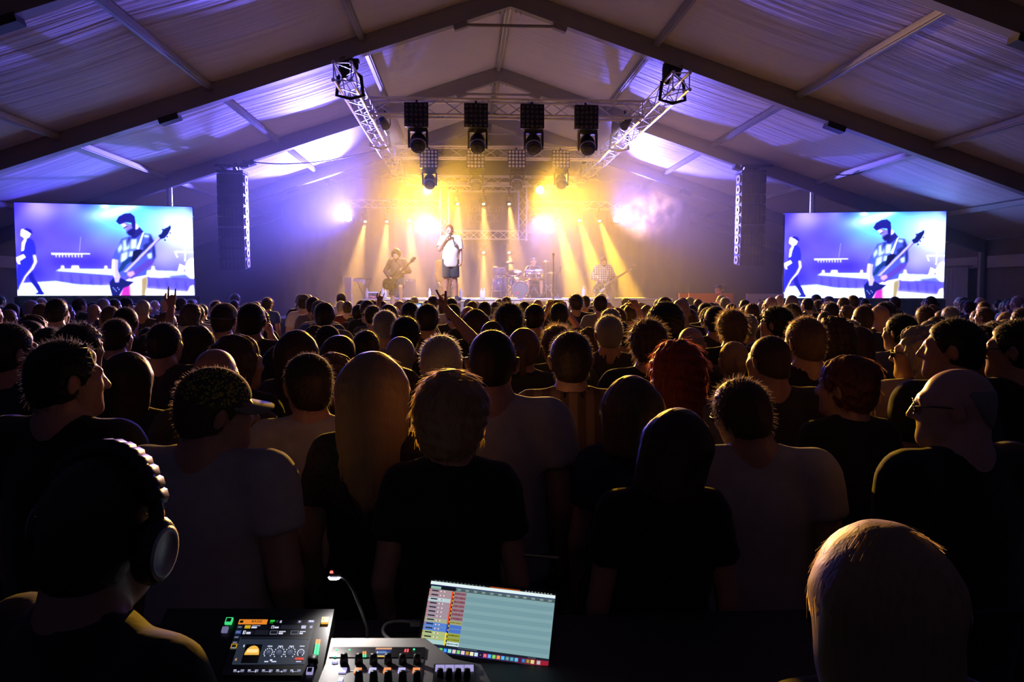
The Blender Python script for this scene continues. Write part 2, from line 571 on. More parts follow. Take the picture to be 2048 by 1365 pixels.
def par_can(c, label, group, aim, lens, light=None, s=1.0):
    c = Vector(c)
    d = (Vector(aim) - c).normalized()
    r = empty('par_can', tuple(c), label=label, cat='stage light', group=group)
    Mh = T(c) @ d.to_track_quat('Z', 'Y').to_matrix().to_4x4()
    MB().lathe([(.02 * s, -.2 * s), (.06 * s, -.19 * s), (.085 * s, -.08 * s), (.095 * s, .04 * s), (.1 * s, .06 * s)], 14, Mh).build('can', M_black, r, True)
    MB().lathe([(.092 * s, .03 * s), (.07 * s, .055 * s), (0, .065 * s)], 14, Mh).build('lens', lens, r, True)
    yk = MB()
    yk.tube([c + Vector((-.11 * s, 0, 0)), c + Vector((-.11 * s, 0, .16 * s)), c + Vector((.11 * s, 0, .16 * s)), c + Vector((.11 * s, 0, 0))], .012, 6)
    yk.tube([c + Vector((0, 0, .16 * s)), c + Vector((0, 0, .3 * s))], .02, 6)
    yk.build('bracket', M_black, r)
    if light:
        spot('lamp_beam', c + d * (.12 * s), c + d * 5, parent=r, **light)
    return r

ords = ['leftmost', 'second from left', 'third from left', 'rightmost']
STG = Vector((RX, 22.5, 1.3))
for i, px in enumerate((833, 952, 1064, 1172)):
    c = at(px, 231 + i * 1.7, Y1 - .26)
    led_panel(c, .47, 'dark square lamp panel on the front truss, ' + ords[i], 'dark lamp panels on the front truss', M_led_dark)
    cm = at(px + 3, 256 + i * 1.8, Y1 + .05)
    moving_head(cm + Vector((0, 0, .06)), 'unlit yoke lamp under the front truss, ' + ords[i], 'yoke lamps under the front truss', (cm.x, Y1 - 3.2, 1.5), M_lens, 1.12)
for i, px in enumerate((858, 951, 1033, 1121)):
    c = at(px, 319, Y2 - .25)
    led_panel(c, .47, 'pale dotted lamp panel on the middle truss, ' + ords[i], 'dotted lamp panels on the middle truss', M_led)
    cm = at(px + 1, 338, Y2 + .05)
    moving_head(cm, 'unlit yoke lamp under the middle truss, ' + ords[i], 'yoke lamps under the middle truss', (cm.x, Y2 - 3, 1.5), M_lens, 1.1)
# the two yellow floodlights pointing at the audience
for px, nm in ((855, 'left'), (1078, 'right')):
    c = at(px, 378, Y3 - .35)
    moving_head(c + Vector((0, .1, .36)), 'dazzling yellow floodlight, the ' + nm + ' one of the pair under the rear truss', 'yellow floodlights', (c.x * (.7 if px < 900 else 1.7), 12.0, 1.7), E_yel, 1.15,
                dict(watts=FLOOD_W, col=YELLOW, cone=36, blend=.5, radius=.13))
# blue white washes
for px, py, nm in ((700, 438, 'far left'), (864, 437, 'left of the backdrop'), (1070, 439, 'right of the backdrop'), (1230, 440, 'far right')):
    c = at(px, py, YB - .3)
    tx = c.x - 2.5 if px < 950 else c.x + 2.5
    far = nm.startswith('far')
    moving_head(c + Vector((0, 0, .3)), 'blue-white wash lamp on the rear truss, ' + nm, 'blue wash lamps', (tx, 9, 6.9) if far else (tx * .6 + .4, 20.5, 1.6), E_blu, 1.0,
                dict(watts=WASH_W * ((1.15 if px < 900 else .45) if far else .2), col=BLUE, cone=52 if far else 64, blend=.6, radius=.12))
# amber cans with beams falling on the stage
pars = [(731, 440, -.25), (774, 440, .0), (818, 439, .35), (1117, 438, .35), (1158, 438, .5), (1198, 439, .6), (915, 405, 0.05), (967, 405, 0.05), (1018, 405, .15), (967, 502, .0), (1018, 502, .15), (915, 500, .1)]
pn = ['left rear truss, outer', 'left rear truss, middle', 'left rear truss, inner', 'right rear truss, inner', 'right rear truss, middle', 'right rear truss, outer',
      'backdrop frame top, left', 'backdrop frame top, centre', 'backdrop frame top, right', 'low behind the drum kit, left', 'low behind the drum kit, right', 'low behind the singer']
for (px, py, dx), nm in zip(pars, pn):
    c = at(px, py, YB - .35)
    par_can(c, 'amber beam lamp, ' + nm, 'amber beam lamps', c + Vector((dx, -2.2, -2.7)), E_amb,
            dict(watts=PAR_W * (2.6 if px > 1100 else 1), col=AMBER if px < 1050 else YELLOW, cone=17 if py < 480 else 15, blend=.5, radius=.06), 1.35)

# front wash lamps clipped to the front truss, lighting the band
for px, tx, nm in ((770, 0.2, 'left'), (1250, 1.4, 'right')):
    c = at(px, 250, Y1 + .25)
    par_can(c, 'cool white front wash lamp at the ' + nm + ' end of the front truss', 'front wash lamps', (tx, 22.0, 2.2), E_blu,
            dict(watts=FRONT_W, col=FROST, cone=56, blend=.7, radius=.1))

# ------------------------------------------------------------------ haze and smoke
def haze_box():
    m = bpy.data.materials.new('stage haze')
    m.use_nodes = True
    nt = m.node_tree
    nt.nodes.remove(nt.nodes['Principled BSDF'])
    s = nt.nodes.new('ShaderNodeVolumeScatter')
    s.inputs['Density'].default_value = HAZE
    s.inputs['Anisotropy'].default_value = 0.35
    s.inputs['Color'].default_value = (1, 1, 1, 1)
    nt.links.new(s.outputs['Volume'], nt.nodes['Material Output'].inputs['Volume'])
    o = MB().box((RX, 22.2, 3.5), (HALF - .6, 6.1, 3.45)).build('stage_haze', m, kind='stuff', label='thin haze hanging over the stage and catching the beams', cat='haze')
    return o
haze_box()

def smoke_puff():
    m = bpy.data.materials.new('drifting smoke')
    m.use_nodes = True
    nt = m.node_tree
    nt.nodes.remove(nt.nodes['Principled BSDF'])
    s = nt.nodes.new('ShaderNodeVolumeScatter')
    s.inputs['Anisotropy'].default_value = 0.2
    tc = nt.nodes.new('ShaderNodeTexCoord')
    nz = nt.nodes.new('ShaderNodeTexNoise')
    nz.inputs['Scale'].default_value = 1.9
    nz.inputs['Detail'].default_value = 5
    nz.inputs['Roughness'].default_value = .62
    nz.inputs['Distortion'].default_value = .5
    nt.links.new(tc.outputs['Object'], nz.inputs['Vector'])
    ln = nt.nodes.new('ShaderNodeVectorMath')
    ln.operation = 'LENGTH'
    mp = nt.nodes.new('ShaderNodeMapping')
    mp.inputs['Scale'].default_value = (1 / 1.0, 1 / 1.0, 1 / .75)
    nt.links.new(tc.outputs['Object'], mp.inputs['Vector'])
    nt.links.new(mp.outputs['Vector'], ln.inputs[0])
    fall = nt.nodes.new('ShaderNodeMapRange')
    fall.inputs['From Min'].default_value = 0.1
    fall.inputs['From Max'].default_value = 1.0
    fall.inputs['To Min'].default_value = 1.0
    fall.inputs['To Max'].default_value = 0.0
    nt.links.new(ln.outputs['Value'], fall.inputs['Value'])
    st = nt.nodes.new('ShaderNodeMapRange')
    st.inputs['From Min'].default_value = 0.50
    st.inputs['From Max'].default_value = 0.68
    nt.links.new(nz.outputs['Fac'], st.inputs['Value'])
    mu = nt.nodes.new('ShaderNodeMath')
    mu.operation = 'MULTIPLY'
    nt.links.new(fall.outputs['Result'], mu.inputs[0])
    nt.links.new(st.outputs['Result'], mu.inputs[1])
    m2 = nt.nodes.new('ShaderNodeMath')
    m2.operation = 'MULTIPLY'
    m2.inputs[1].default_value = 1.2
    nt.links.new(mu.outputs['Value'], m2.inputs[0])
    nt.links.new(m2.outputs['Value'], s.inputs['Density'])
    nt.links.new(s.outputs['Volume'], nt.nodes['Material Output'].inputs['Volume'])
    c = at(1292, 425, 20.0)
    prof = [(0.001, -.78)] + [(1.02 * math.cos(a), .78 * math.sin(a)) for a in np.linspace(-1.4, 1.4, 9)] + [(0.001, .78)]
    o = MB().lathe(prof, 14).build('smoke_puff', m, M=T(c), kind='stuff', label='billow of yellow-lit smoke drifting right of the stage lights', cat='smoke')
    return o
smoke_puff()
# ================================================================== the two big screens
def blur(a, s):
    """gaussian blur of an image array along both axes"""
    n = max(1, int(s * 3))
    k = np.exp(-.5 * (np.arange(-n, n + 1) / s) ** 2)
    k /= k.sum()
    for ax in (0, 1):
        p = np.pad(a, [(n, n) if i == ax else (0, 0) for i in range(a.ndim)], mode='edge')
        a = sum(k[i] * (p[i:i + a.shape[0]] if ax == 0 else p[:, i:i + a.shape[1]]) for i in range(2 * n + 1))
    return a

def inpoly(P, X, Y):
    ins = np.zeros(X.shape, bool)
    n = len(P)
    for i in range(n):
        x0, y0 = P[i]
        x1, y1 = P[(i + 1) % n]
        if y0 == y1: continue
        c = (y0 > Y) != (y1 > Y)
        ins ^= c & (X < (x1 - x0) * (Y - y0) / (y1 - y0) + x0)
    return ins

def stage_picture(W=300, H=160):
    SS = 2
    w2, h2 = W * SS, H * SS
    u = (np.arange(w2) + .5) / w2
    v = (np.arange(h2) + .5) / h2
    U, V = np.meshgrid(u, v)
    # picture coordinates of the live feed (0..2000 by 0..1160)
    X = 35 + 40 * V + U * (1943 - 18 * V)
    Y = 48 + 40 * U + V * (1060 - 60 * U)
    img = np.zeros((h2, w2, 3))
    img[:] = (.36, .33, .93)
    def glow(cx, cy, rx, ry, col, a):
        g = np.exp(-(((X - cx) / rx) ** 2 + ((Y - cy) / ry) ** 2)) * a
        img[:] = img * (1 - g[..., None]) + np.array(col) * g[..., None]
    glow(300, 60, 420, 200, (.62, .55, .96), .8)
    glow(400, 420, 330, 190, (.30, .24, .82), .7)
    glow(750, 480, 330, 250, (.42, .36, .90), .6)
    glow(1250, 200, 430, 240, (.42, .82, .98), .95)
    glow(1750, 230, 300, 240, (.66, .88, 1), .8)
    glow(1900, 430, 260, 240, (.80, .84, 1), .8)
    glow(1650, 620, 250, 150, (.62, .60, 1), .7)
    glow(700, 720, 420, 90, (.24, .18, .78), .75)
    glow(240, 850, 250, 120, (.20, .16, .72), .6)
    for t in np.linspace(0, 1, 12):
        glow(1330 - 420 * t, 80 + 130 * t, 60 + 90 * t, 26 + 40 * t, (1, 1, 1), .30 * (1 - .75 * t))
        glow(1860 - 200 * t, 320 + 90 * t, 40 + 10 * t, 34, (1, 1, 1), .45 * (1 - .7 * t))
    glow(1000, 85, 36, 22, (1, 1, 1), 1)
    glow(1860, 322, 34, 28, (1, 1, 1), 1)
    nz = blur(rng.normal(size=(h2, w2)), 22)
    img += (nz / nz.std() * .035)[..., None] * np.array((1, 1, .5))
    def poly(P, col, soft=1.3, a=1.0):
        mk = inpoly(P, X, Y).astype(float)
        if soft: mk = blur(mk, soft)
        img[:] = img * (1 - a * mk[..., None]) + np.array(col) * a * mk[..., None]
    # rear handrail, microphone, riser and floor of the pictured stage
    poly([(420, 615), (840, 618), (840, 630), (430, 640)], (.80, .82, 1))
    for k in range(9):
        poly([(470 + k * 34, 630), (484 + k * 34, 630), (484 + k * 34, 668), (470 + k * 34, 665)], (.70, .70, 1))
    poly([(736, 430), (742, 430), (728, 600), (720, 600)], (.55, .52, .95), .8)
    poly([(470, 825), (520, 795), (1080, 796), (2005, 822), (2005, 905), (1080, 872)], (.74, .86, 1), 2)
    poly([(470, 825), (1080, 868), (2005, 900), (2005, 1060), (1060, 992), (700, 975), (470, 935)], (.36, .33, .84), 2)
    for k in range(14):
        poly([(520 + k * 105, 850 + k * 6), (535 + k * 105, 850 + k * 6), (560 + k * 105, 985 + k * 4), (530 + k * 105, 985 + k * 4)], (.25, .22, .68), 3, .5)
    poly([(60, 970), (470, 938), (700, 975), (1060, 990), (2005, 1058), (2005, 1120), (60, 1120)], (.80, .94, 1), 2)
    poly([(560, 1085), (1060, 990), (2005, 1070), (2005, 1120), (500, 1120)], (1, 1, 1), 8)
    for bx in (545, 655, 680, 705, 1010, 1530):
        poly([(bx - 14, 760), (bx + 14, 760), (bx + 18, 815), (bx - 18, 815)], (.92, .94, 1), 2)
    poly([(1505, 800), (1560, 800), (1570, 860), (1640, 850), (1650, 885), (1490, 885)], (1, 1, 1), 3)
    # drum kit at the right edge
    th = np.linspace(0, 2 * PI, 28)
    poly([(1975 + 80 * math.cos(a), 780 + 112 * math.sin(a)) for a in th], (1, 1, 1), 2)
    poly([(1955 + 22 * math.cos(a), 790 + 36 * math.sin(a)) for a in th], (.45, .55, .9), 3, .6)
    for L in ([(1790, 585), (1990, 590), (1990, 605), (1790, 602)], [(1870, 440), (1985, 434), (1985, 442), (1870, 446)], [(1890, 440), (1904, 440), (1900, 700), (1886, 700)],
              [(1940, 440), (1952, 440), (1950, 560), (1938, 560)], [(1770, 590), (1784, 590), (1812, 655), (1798, 660)], [(1830, 730), (1900, 760), (1860, 840), (1800, 840)]):
        poly(L, (.90, .93, 1), 1)
    poly([(1990, 970), (1950, 985), (1918, 1062), (2005, 1080)], (.95, .97, 1), 2)
    poly([(1700, 870), (1900, 850), (1960, 905), (1760, 912)], (.30, .28, .62), 3, .8)
    # walking singer
    D1, D2 = (.20, .20, .66), (.15, .14, .50)
    poly([(118, 488), (150, 455), (205, 455), (240, 480), (262, 560), (262, 640), (275, 720), (235, 800), (160, 900), (100, 1010), (82, 1075), (68, 1000), (72, 800), (95, 690), (110, 600)], D1)
    poly([(180, 860), (228, 830), (250, 910), (300, 985), (330, 1050), (356, 1085), (330, 1095), (250, 1090), (290, 1065), (250, 1000), (200, 930)], D2)
    poly([(232, 640), (262, 640), (277, 720), (240, 800), (165, 890), (108, 1010), (84, 1090), (74, 1080), (96, 1000), (150, 880), (215, 790), (245, 720)], (.86, .82, 1), 2)
    poly([(118, 500), (142, 462), (170, 462), (150, 520), (140, 590), (112, 605)], (.95, .95, 1))
    poly([(60, 672), (135, 632), (160, 668), (95, 715), (105, 750), (80, 745), (62, 710)], (.97, .95, 1))
    poly([(105, 380), (112, 352), (145, 342), (190, 350), (212, 400), (195, 440), (150, 470), (128, 440), (104, 425)], (.90, .90, 1))
    poly([(128, 350), (165, 336), (210, 352), (232, 395), (206, 395), (170, 368)], (.16, .14, .48))
    # bass player
    S1, S2, S3 = (.30, .34, .62), (.72, .80, .98), (.13, .15, .36)
    poly([(1180, 450), (1290, 420), (1420, 385), (1500, 395), (1540, 480), (1560, 600), (1550, 680), (1500, 720), (1465, 800), (1450, 880), (1090, 880), (1120, 690), (1080, 660), (1140, 540)], S1)
    for P in ([(1200, 470), (1260, 450), (1270, 560), (1200, 600)], [(1285, 460), (1350, 450), (1345, 560), (1280, 570)], [(1180, 620), (1250, 590), (1240, 700), (1170, 720)],
              [(1140, 560), (1180, 500), (1190, 560), (1150, 620)], [(1420, 400), (1490, 410), (1500, 440), (1430, 430)], [(1460, 620), (1520, 600), (1540, 660), (1480, 680)], [(1270, 590), (1330, 590), (1320, 650), (1260, 660)]):
        poly(P, S2, 3, .85)
    for P in ([(1500, 395), (1540, 480), (1560, 660), (1520, 690), (1520, 560), (1480, 450)], [(1230, 470), (1275, 425), (1285, 440), (1240, 560)], [(1420, 520), (1500, 480), (1500, 600), (1420, 640)]):
        poly(P, S3, 3, .8)
    poly([(1430, 372), (1415, 380), (1345, 560), (1372, 575)], (.85, .92, 1), 1)
    poly([(1330, 300), (1380, 320), (1425, 370), (1330, 450), (1290, 440), (1300, 380)], (.16, .15, .42))
    poly([(1325, 260), (1370, 310), (1370, 330), (1335, 350)], (.92, .85, .95), 1.5)
    poly([(1165, 275), (1210, 262), (1300, 290), (1330, 310), (1300, 380), (1270, 410), (1235, 375), (1225, 345), (1205, 330), (1200, 305)], (.46, .42, .74))
    poly([(1165, 275), (1200, 262), (1240, 300), (1235, 330), (1205, 330)], (.76, .72, .96), 2, .9)
    poly([(1200, 328), (1240, 305), (1250, 312), (1210, 335)], (.13, .12, .34), 1)
    poly([(1235, 378), (1265, 350), (1330, 320), (1330, 400), (1290, 420), (1262, 410)], (.12, .11, .36), 2)
    poly([(1120, 255), (1150, 200), (1215, 165), (1280, 160), (1325, 195), (1335, 260), (1335, 330), (1300, 330), (1290, 270), (1230, 262), (1160, 290)], (.15, .13, .44))
    poly([(1270, 900), (1460, 860), (1468, 940), (1440, 1110), (1090, 1110), (1150, 960)], (.86, .84, .93))
    poly([(1400, 900), (1465, 870), (1470, 950), (1440, 1110), (1400, 1110)], (.55, .50, .36), 3)
    poly([(1200, 980), (1270, 960), (1282, 1110), (1170, 1110)], (.62, .22, .55), 3)
    G1 = (.10, .13, .36)
    poly([(1050, 950), (1100, 880), (1180, 900), (1240, 930), (1320, 940), (1260, 985), (1200, 1010), (1150, 1110), (1080, 1110), (1055, 1010)], G1)
    poly([(1140, 820), (1190, 720), (1260, 660), (1310, 650), (1300, 700), (1240, 740), (1200, 800), (1150, 840)], (.12, .24, .42))
    poly([(1310, 590), (1370, 570), (1420, 580), (1330, 700), (1290, 720)], (.08, .10, .26))
    poly([(1240, 830), (1200, 830), (1590, 425), (1615, 445)], (.60, .58, .76), 1)
    poly([(1250, 830), (1238, 836), (1606, 448), (1616, 450)], (.40, .28, .50), 1)
    poly([(1590, 410), (1625, 390), (1650, 340), (1700, 315), (1728, 292), (1732, 330), (1700, 395), (1660, 440), (1615, 452)], (.08, .12, .34))
    for q in ((1690, 425), (1725, 382), (1665, 462), (1640, 345)):
        poly([(q[0] - 9, q[1] - 8), (q[0] + 9, q[1] - 8), (q[0] + 9, q[1] + 8), (q[0] - 9, q[1] + 8)], (.10, .14, .36), 1)
    poly([(1080, 680), (1145, 690), (1140, 800), (1170, 880), (1150, 950), (1110, 950), (1090, 860), (1075, 780)], (.62, .58, .84))
    poly([(1080, 690), (1105, 690), (1100, 800), (1110, 900), (1092, 860), (1075, 780)], (.88, .86, .99), 2)
    poly([(1240, 830), (1310, 810), (1480, 680), (1550, 690), (1520, 740), (1360, 860), (1290, 910), (1245, 880)], (.34, .27, .56))
    poly([(1240, 830), (1310, 815), (1330, 850), (1280, 890), (1245, 870)], (.74, .62, .84), 2, .8)
    for k in range(5):
        glow(1090 + k * 16, 1010 + 18 * (k % 3), 7, 6, (.8, .85, 1), .8)
    img = np.clip(img, 0, 1)
    img = img.reshape(H, SS, W, SS, 3).mean(axis=(1, 3))
    return img ** 3.0 * np.array((.85, .88, 1.1))

PIC = stage_picture()

def picture_mesh(name, img, w, h, m):
    H, W, _ = img.shape
    xs = np.linspace(-w / 2, w / 2, W + 1)
    zs = np.linspace(h / 2, -h / 2, H + 1)
    Xg, Zg = np.meshgrid(xs, zs)
    v = np.stack([Xg.ravel(), np.zeros(Xg.size), Zg.ravel()], 1)
    a = (np.arange(H)[:, None] * (W + 1) + np.arange(W)[None, :]).ravel()
    f = np.stack([a, a + W + 1, a + W + 2, a + 1], 1)
    me = new_mesh(name, v, f, (m,))
    ca = me.color_attributes.new('picture', 'FLOAT_COLOR', 'CORNER')
    cols = np.ones((H * W, 4, 4), np.float32)
    cols[:, :, :3] = img.reshape(-1, 1, 3)
    ca.data.foreach_set('color', cols.ravel())
    return me

E_screen = emit_attr('led wall picture', SCREEN_GAIN)
pic_me = picture_mesh('led_face', PIC, 3.62, 2.02, E_screen)
for s, px, py, ang, nm in ((-1, 214, 501, 12, 'left'), (1, 1727, 511, -11, 'right')):
    c = at(px, py, 18.5)
    r = empty('led_screen', (c.x, c.y, 0), R(ang), label='large bright blue video screen showing a bass player, ' + nm + ' of the stage', cat='screen', group='video screens')
    Mz = T(c) @ Matrix.Rotation(R(ang), 4, 'Z')
    obj('led_face', pic_me, r, Mz @ T(0, -.002, 0))
    MB().box((0, .06, 0), (1.82, .055, 1.02)).build('cabinet', M_black, r, M=Mz)
    for sx in (-1, 1):
        rod('ground_support', Mz @ Vector((sx * 1.45, .3, -c.z)), Mz @ Vector((sx * 1.45, .3, 1.0)), .05, M_black, r)
    rod('cross_bar', Mz @ Vector((-1.75, .2, .85)), Mz @ Vector((1.75, .2, .85)), .03, M_black, r)
    m = MB()
    n = 60
    v = []
    for k in range(n + 1):
        x = -1.9 + 3.8 * k / n
        v += [Mz @ Vector((x, .08 + .025 * math.sin(k * 1.3), -1.04)), Mz @ Vector((x, .08 + .04 * math.sin(k * 1.3), -c.z))]
    m.add(v, [(2 * k, 2 * k + 1, 2 * k + 3, 2 * k + 2) for k in range(n)]).build('skirt', M_drape, r, True)

# ================================================================== hanging speakers
def line_array(px_c, inner, nm):
    c = at(px_c, 345, 19.9)
    r = empty('line_array', (c.x, c.y, c.z - 2.3), label='tall black column of hanging loudspeakers ' + nm, cat='speaker', group='hanging speaker columns')
    z, ang = c.z - .05, 0.0
    y = 19.9
    n = 9
    for k in range(n):
        ang = R(.4 + .9 * k)
        h = .252
        Mk = T(c.x, y, z - h / 2) @ Matrix.Rotation(ang, 4, 'X')
        o = MB()
        o.prism([(-.31, -.2), (.31, -.2), (.31, .24), (-.31, .24)], -h / 2 + .006, h / 2 - .006, Mk)
        cab = o.build('speaker_cabinet', M_black, r)
        g = MB()
        for q in range(7):
            g.box((-.27 + q * .09, -.205, 0), (.036, .008, h / 2 - .02), Mk)
        g.build('grille', M_blackp, cab)
        s = inner
        p = MB()
        xx = s * .325
        p.add([], [])
        ring, n2 = [], 12
        for sc in (1.0, .45):
            for q in range(n2):
                a = 2 * PI * q / n2
                ca, sa = math.cos(a), math.sin(a)
                ring.append((abs(ca) ** .6 * math.copysign(1, ca) * .085 * sc, abs(sa) ** .7 * math.copysign(1, sa) * .105 * sc))
        vv = []
        for dx in (0, .02 * s):
            for (yy, zz) in ring:
                vv.append(Mk @ Vector((xx + dx - s * .012, yy * 1.5 + .02, zz)))
        ff = []
        for q in range(n2):
            q2 = (q + 1) % n2
            ff.append((q, q2, n2 + q2, n2 + q))
            ff.append((2 * n2 + q, 2 * n2 + q2, 3 * n2 + q2, 3 * n2 + q))
            ff.append((q, q2, 2 * n2 + q2, 2 * n2 + q))
        p.add(vv, ff).build('rigging_plate', M_plate, r)
        z -= h * math.cos(ang)
        y += h * math.sin(ang) * .5
    block('bumper_frame', (c.x, 19.95, c.z + .0), (.62, .5, .06), M_black, r)
    rod('bumper_bar', (c.x - .34, 19.7, c.z + .13), (c.x + .46, 19.7, c.z + .13), .035, M_black, r)
    for q in (-.22, .12):
        rod('bumper_arm', (c.x + q, 19.7, c.z + .12), (c.x + q * .6, 20.1, c.z + .03), .04, M_black, r)
    zt = rz_under(c.x - RX)
    rod('chain', (c.x + .04, 20.08, c.z), (c.x + .04, 20.15, zt - .03), .02, M_black, r)
    MB().lathe([(.03, .14), (.07, .1), (.08, 0), (.06, -.12), (.03, -.14)], 10, T(c.x + .04, 20.1, (c.z + zt) / 2 + .02)).build('motor_body', M_black, r)
    return c
line_array(464, 1, 'left of the stage')
line_array(1503, -1, 'right of the stage')
# cables along the roof
def cable(pts, r, label, m=M_black, cat='cable'):
    P = [Vector(p) for p in pts]
    out = []
    for i in range(len(P) - 1):
        p0, p1, p2, p3 = P[max(i - 1, 0)], P[i], P[i + 1], P[min(i + 2, len(P) - 1)]
        for k in range(8):
            t = k / 8
            out.append(.5 * ((2 * p1) + (-p0 + p2) * t + (2 * p0 - 5 * p1 + 4 * p2 - p3) * t * t + (-p0 + 3 * p1 - 3 * p2 + p3) * t ** 3))
    out.append(P[-1])
    o = MB().tube(out, r, 6).build('cable', m, None, True, label=label, cat=cat)
    return o
cable([at(484, 322, 20.05), at(560, 328, 20.3), at(650, 322, 21), at(752, 302, 21.8)], .014, 'thin black cable sagging from the left speaker column to the truss')
cable([at(1672, 350, 18.4), at(1720, 346, 18), at(1790, 305, 16.4)], .012, 'black cable looping from the roof purlin above the right screen')

# ================================================================== the stage
ZS = 1.22
st = empty('stage_platform', (RX, 19.1, 0), label='low dark stage platform with black front drape', cat='stage')
MB().box((RX, 23.68, ZS - .05), (5.6, 4.55, .05)).build('deck', M_deck, st)
v = []
n = 150
for k in range(n + 1):
    x = RX - 5.6 + 11.2 * k / n
    v += [(x, 19.12 + .03 * math.sin(k * 1.1), ZS - .1), (x, 19.12 + .05 * math.sin(k * 1.1), .01)]
MB().add(v, [(2 * k, 2 * k + 1, 2 * k + 3, 2 * k + 2) for k in range(n)]).build('front_drape', M_drape, st, True)
for sx in (-1, 1):
    for yy in (19.3, 23, 28):
        rod('stage_leg', (RX + sx * 5.4, yy, 0), (RX + sx * 5.4, yy, ZS - .1), .04, M_alu, st)
M_cream = mat('pale fascia board', (0.50, 0.44, 0.38), 0.8, var=.12, scale=3)
M_white = mat('white painted edge', (0.75, 0.74, 0.76), 0.5, var=.05)
ra, rb = at(722, 598, 23.2), at(1345, 598, 23.2)
ZR = at(1000, 597.5, 23.2).z
rs = empty('drum_riser', ((ra.x + rb.x) / 2, 25, ZS), label='wide raised riser under the drum kit with pale front', cat='riser')
MB().box(((ra.x + rb.x) / 2, 25.3, ZR - .03), ((rb.x - ra.x) / 2, 2.1, .03)).build('top', M_deck, rs)
MB().box(((ra.x + rb.x) / 2, 23.23, (ZR - .06 + ZS) / 2), ((rb.x - ra.x) / 2 - .02, .012, (ZR - .06 - ZS) / 2)).build('fascia', M_cream, rs)
block('edge_strip', ((ra.x + rb.x) / 2, 23.19, ZR - .02), (rb.x - ra.x, .03, .035), M_white, rs)

def ego_riser(px, py, Y, wpx, label):
    c = at(px, py, Y)
    wd = wpx * Y / F_PX
    r = empty('step_platform', (c.x, Y, ZS), label=label, cat='step', group='small steps at the stage front')
    MB().box((c.x, Y + .25, c.z - .025), (wd / 2, .3, .025)).build('top', M_white, r)
    for sx in (-1, 1):
        for yy in (Y, Y + .48):
            rod('leg', (c.x + sx * (wd / 2 - .05), yy, ZS), (c.x + sx * (wd / 2 - .05), yy, c.z - .04), .025, M_alu, r)
    MB().box((c.x, Y + .02, (c.z - .06 + ZS) / 2), (wd * .3, .01, (c.z - .06 - ZS) / 2)).build('front_panel', M_cream, r)
    return c
SINGER_C = ego_riser(901, 602, 19.4, 68, 'small white-topped step that the singer stands on')
ego_riser(1073, 598, 19.4, 62, 'small white-topped step below the drum kit')
GUI_C = ego_riser(803, 613, 20.8, 52, 'small pale step under the foot of the guitarist')

# backdrop banner and its lettering
ba, bb = at(898, 384, YB + .25), at(1036, 462, YB + .25)
bd = empty('backdrop_banner', ((ba.x + bb.x) / 2, YB + .25, bb.z), label='dark backdrop banner with pale lettering inside the truss frame', cat='banner')
MB().box(((ba.x + bb.x) / 2, YB + .3, (ba.z + bb.z) / 2), (2.4, .01, (ba.z - bb.z) / 2 + .1)).build('cloth', mat('plum backdrop cloth', (0.07, 0.05, 0.09), .9, var=.2, scale=2), bd)
M_let = mat('faded pale lettering', (0.15, 0.115, 0.17), .8, var=.1)
FACE = Matrix.Rotation(R(90), 4, 'X')
text_obj('lettering', 'alolet in', .44, M_let, bd, T(at(967, 417, YB + .28)) @ FACE)
text_obj('lettering', 'ROCK', .42, M_let, bd, T(at(967, 438, YB + .28)) @ FACE)
v = []
n = 120
for k in range(n + 1):
    x = RX - 7.2 + 14.4 * k / n
    o = .04 * math.sin(k * 1.7)
    v += [(x, YB + .75 + o, ZS), (x, YB + .75 + o, 5.75)]
MB().add(v, [(2 * k, 2 * k + 2, 2 * k + 3, 2 * k + 1) for k in range(n)]).build('stage_curtain', M_drape, None, True, label='black curtain hung across the back of the stage', cat='curtain')
# ------------------------------------------------------------------ drum kit
M_shell = mat('purple lacquered drum shell', (0.16, 0.12, 0.22), .2, .1, var=.1, coat=.6)
M_head = mat('white drum skin', (0.82, 0.82, 0.84), .5, var=.04)
M_brass = mat('polished cymbal bronze', (0.80, 0.62, 0.28), .25, 1.0, var=.1, scale=20)
M_red = mat('red print', (0.55, 0.08, 0.08), .6, var=.1)
M_ink = mat('grey print', (0.16, 0.16, 0.18), .6, var=.1)
YD = 24.6
def drum(name, c, rad, dep, label, tilt=0.0, rz=0.0, legs=0, group='drums of the kit', shell=M_shell, head=M_head, standz=None):
    """drum whose axis is z before tilt"""
    c = Vector(c)
    r = empty(name, tuple(c), label=label, cat='drum', group=group)
    Mx = T(c) @ Matrix.Rotation(rz, 4, 'Z') @ Matrix.Rotation(tilt, 4, 'X')
    MB().lathe([(rad, -dep / 2), (rad, dep / 2)], 24, Mx).build('shell', shell, r, True)
    for s in (-1, 1):
        MB().lathe([(rad * 1.0, s * dep / 2 - .015), (rad * 1.05, s * dep / 2 - .015), (rad * 1.05, s * dep / 2 + .015), (rad * 1.0, s * dep / 2 + .015)], 24, Mx).build('hoop', M_chrome, r, True)
        MB().lathe([(rad * .99, s * dep / 2), (0, s * (dep / 2 + .004))], 24, Mx).build('drum_head', head, r)
    for k in range(8):
        a = 2 * PI * (k + .5) / 8
        p = Vector((rad * 1.03 * math.cos(a), rad * 1.03 * math.sin(a), 0))
        rod('lug', Mx @ (p + Vector((0, 0, -dep * .4))), Mx @ (p + Vector((0, 0, dep * .4))), .014, M_chrome, r, 6)
    for k in range(legs):
        a = 2 * PI * (k + .3) / legs
        b = c + Vector((rad * 1.05 * math.cos(a), rad * 1.05 * math.sin(a), 0))
        z0 = ZR if standz is None else standz
        rod('leg', b + Vector((0, 0, dep * .2)), (b.x + .06 * math.cos(a), b.y + .06 * math.sin(a), z0), .012, M_chrome, r, 6)
    return r, Mx
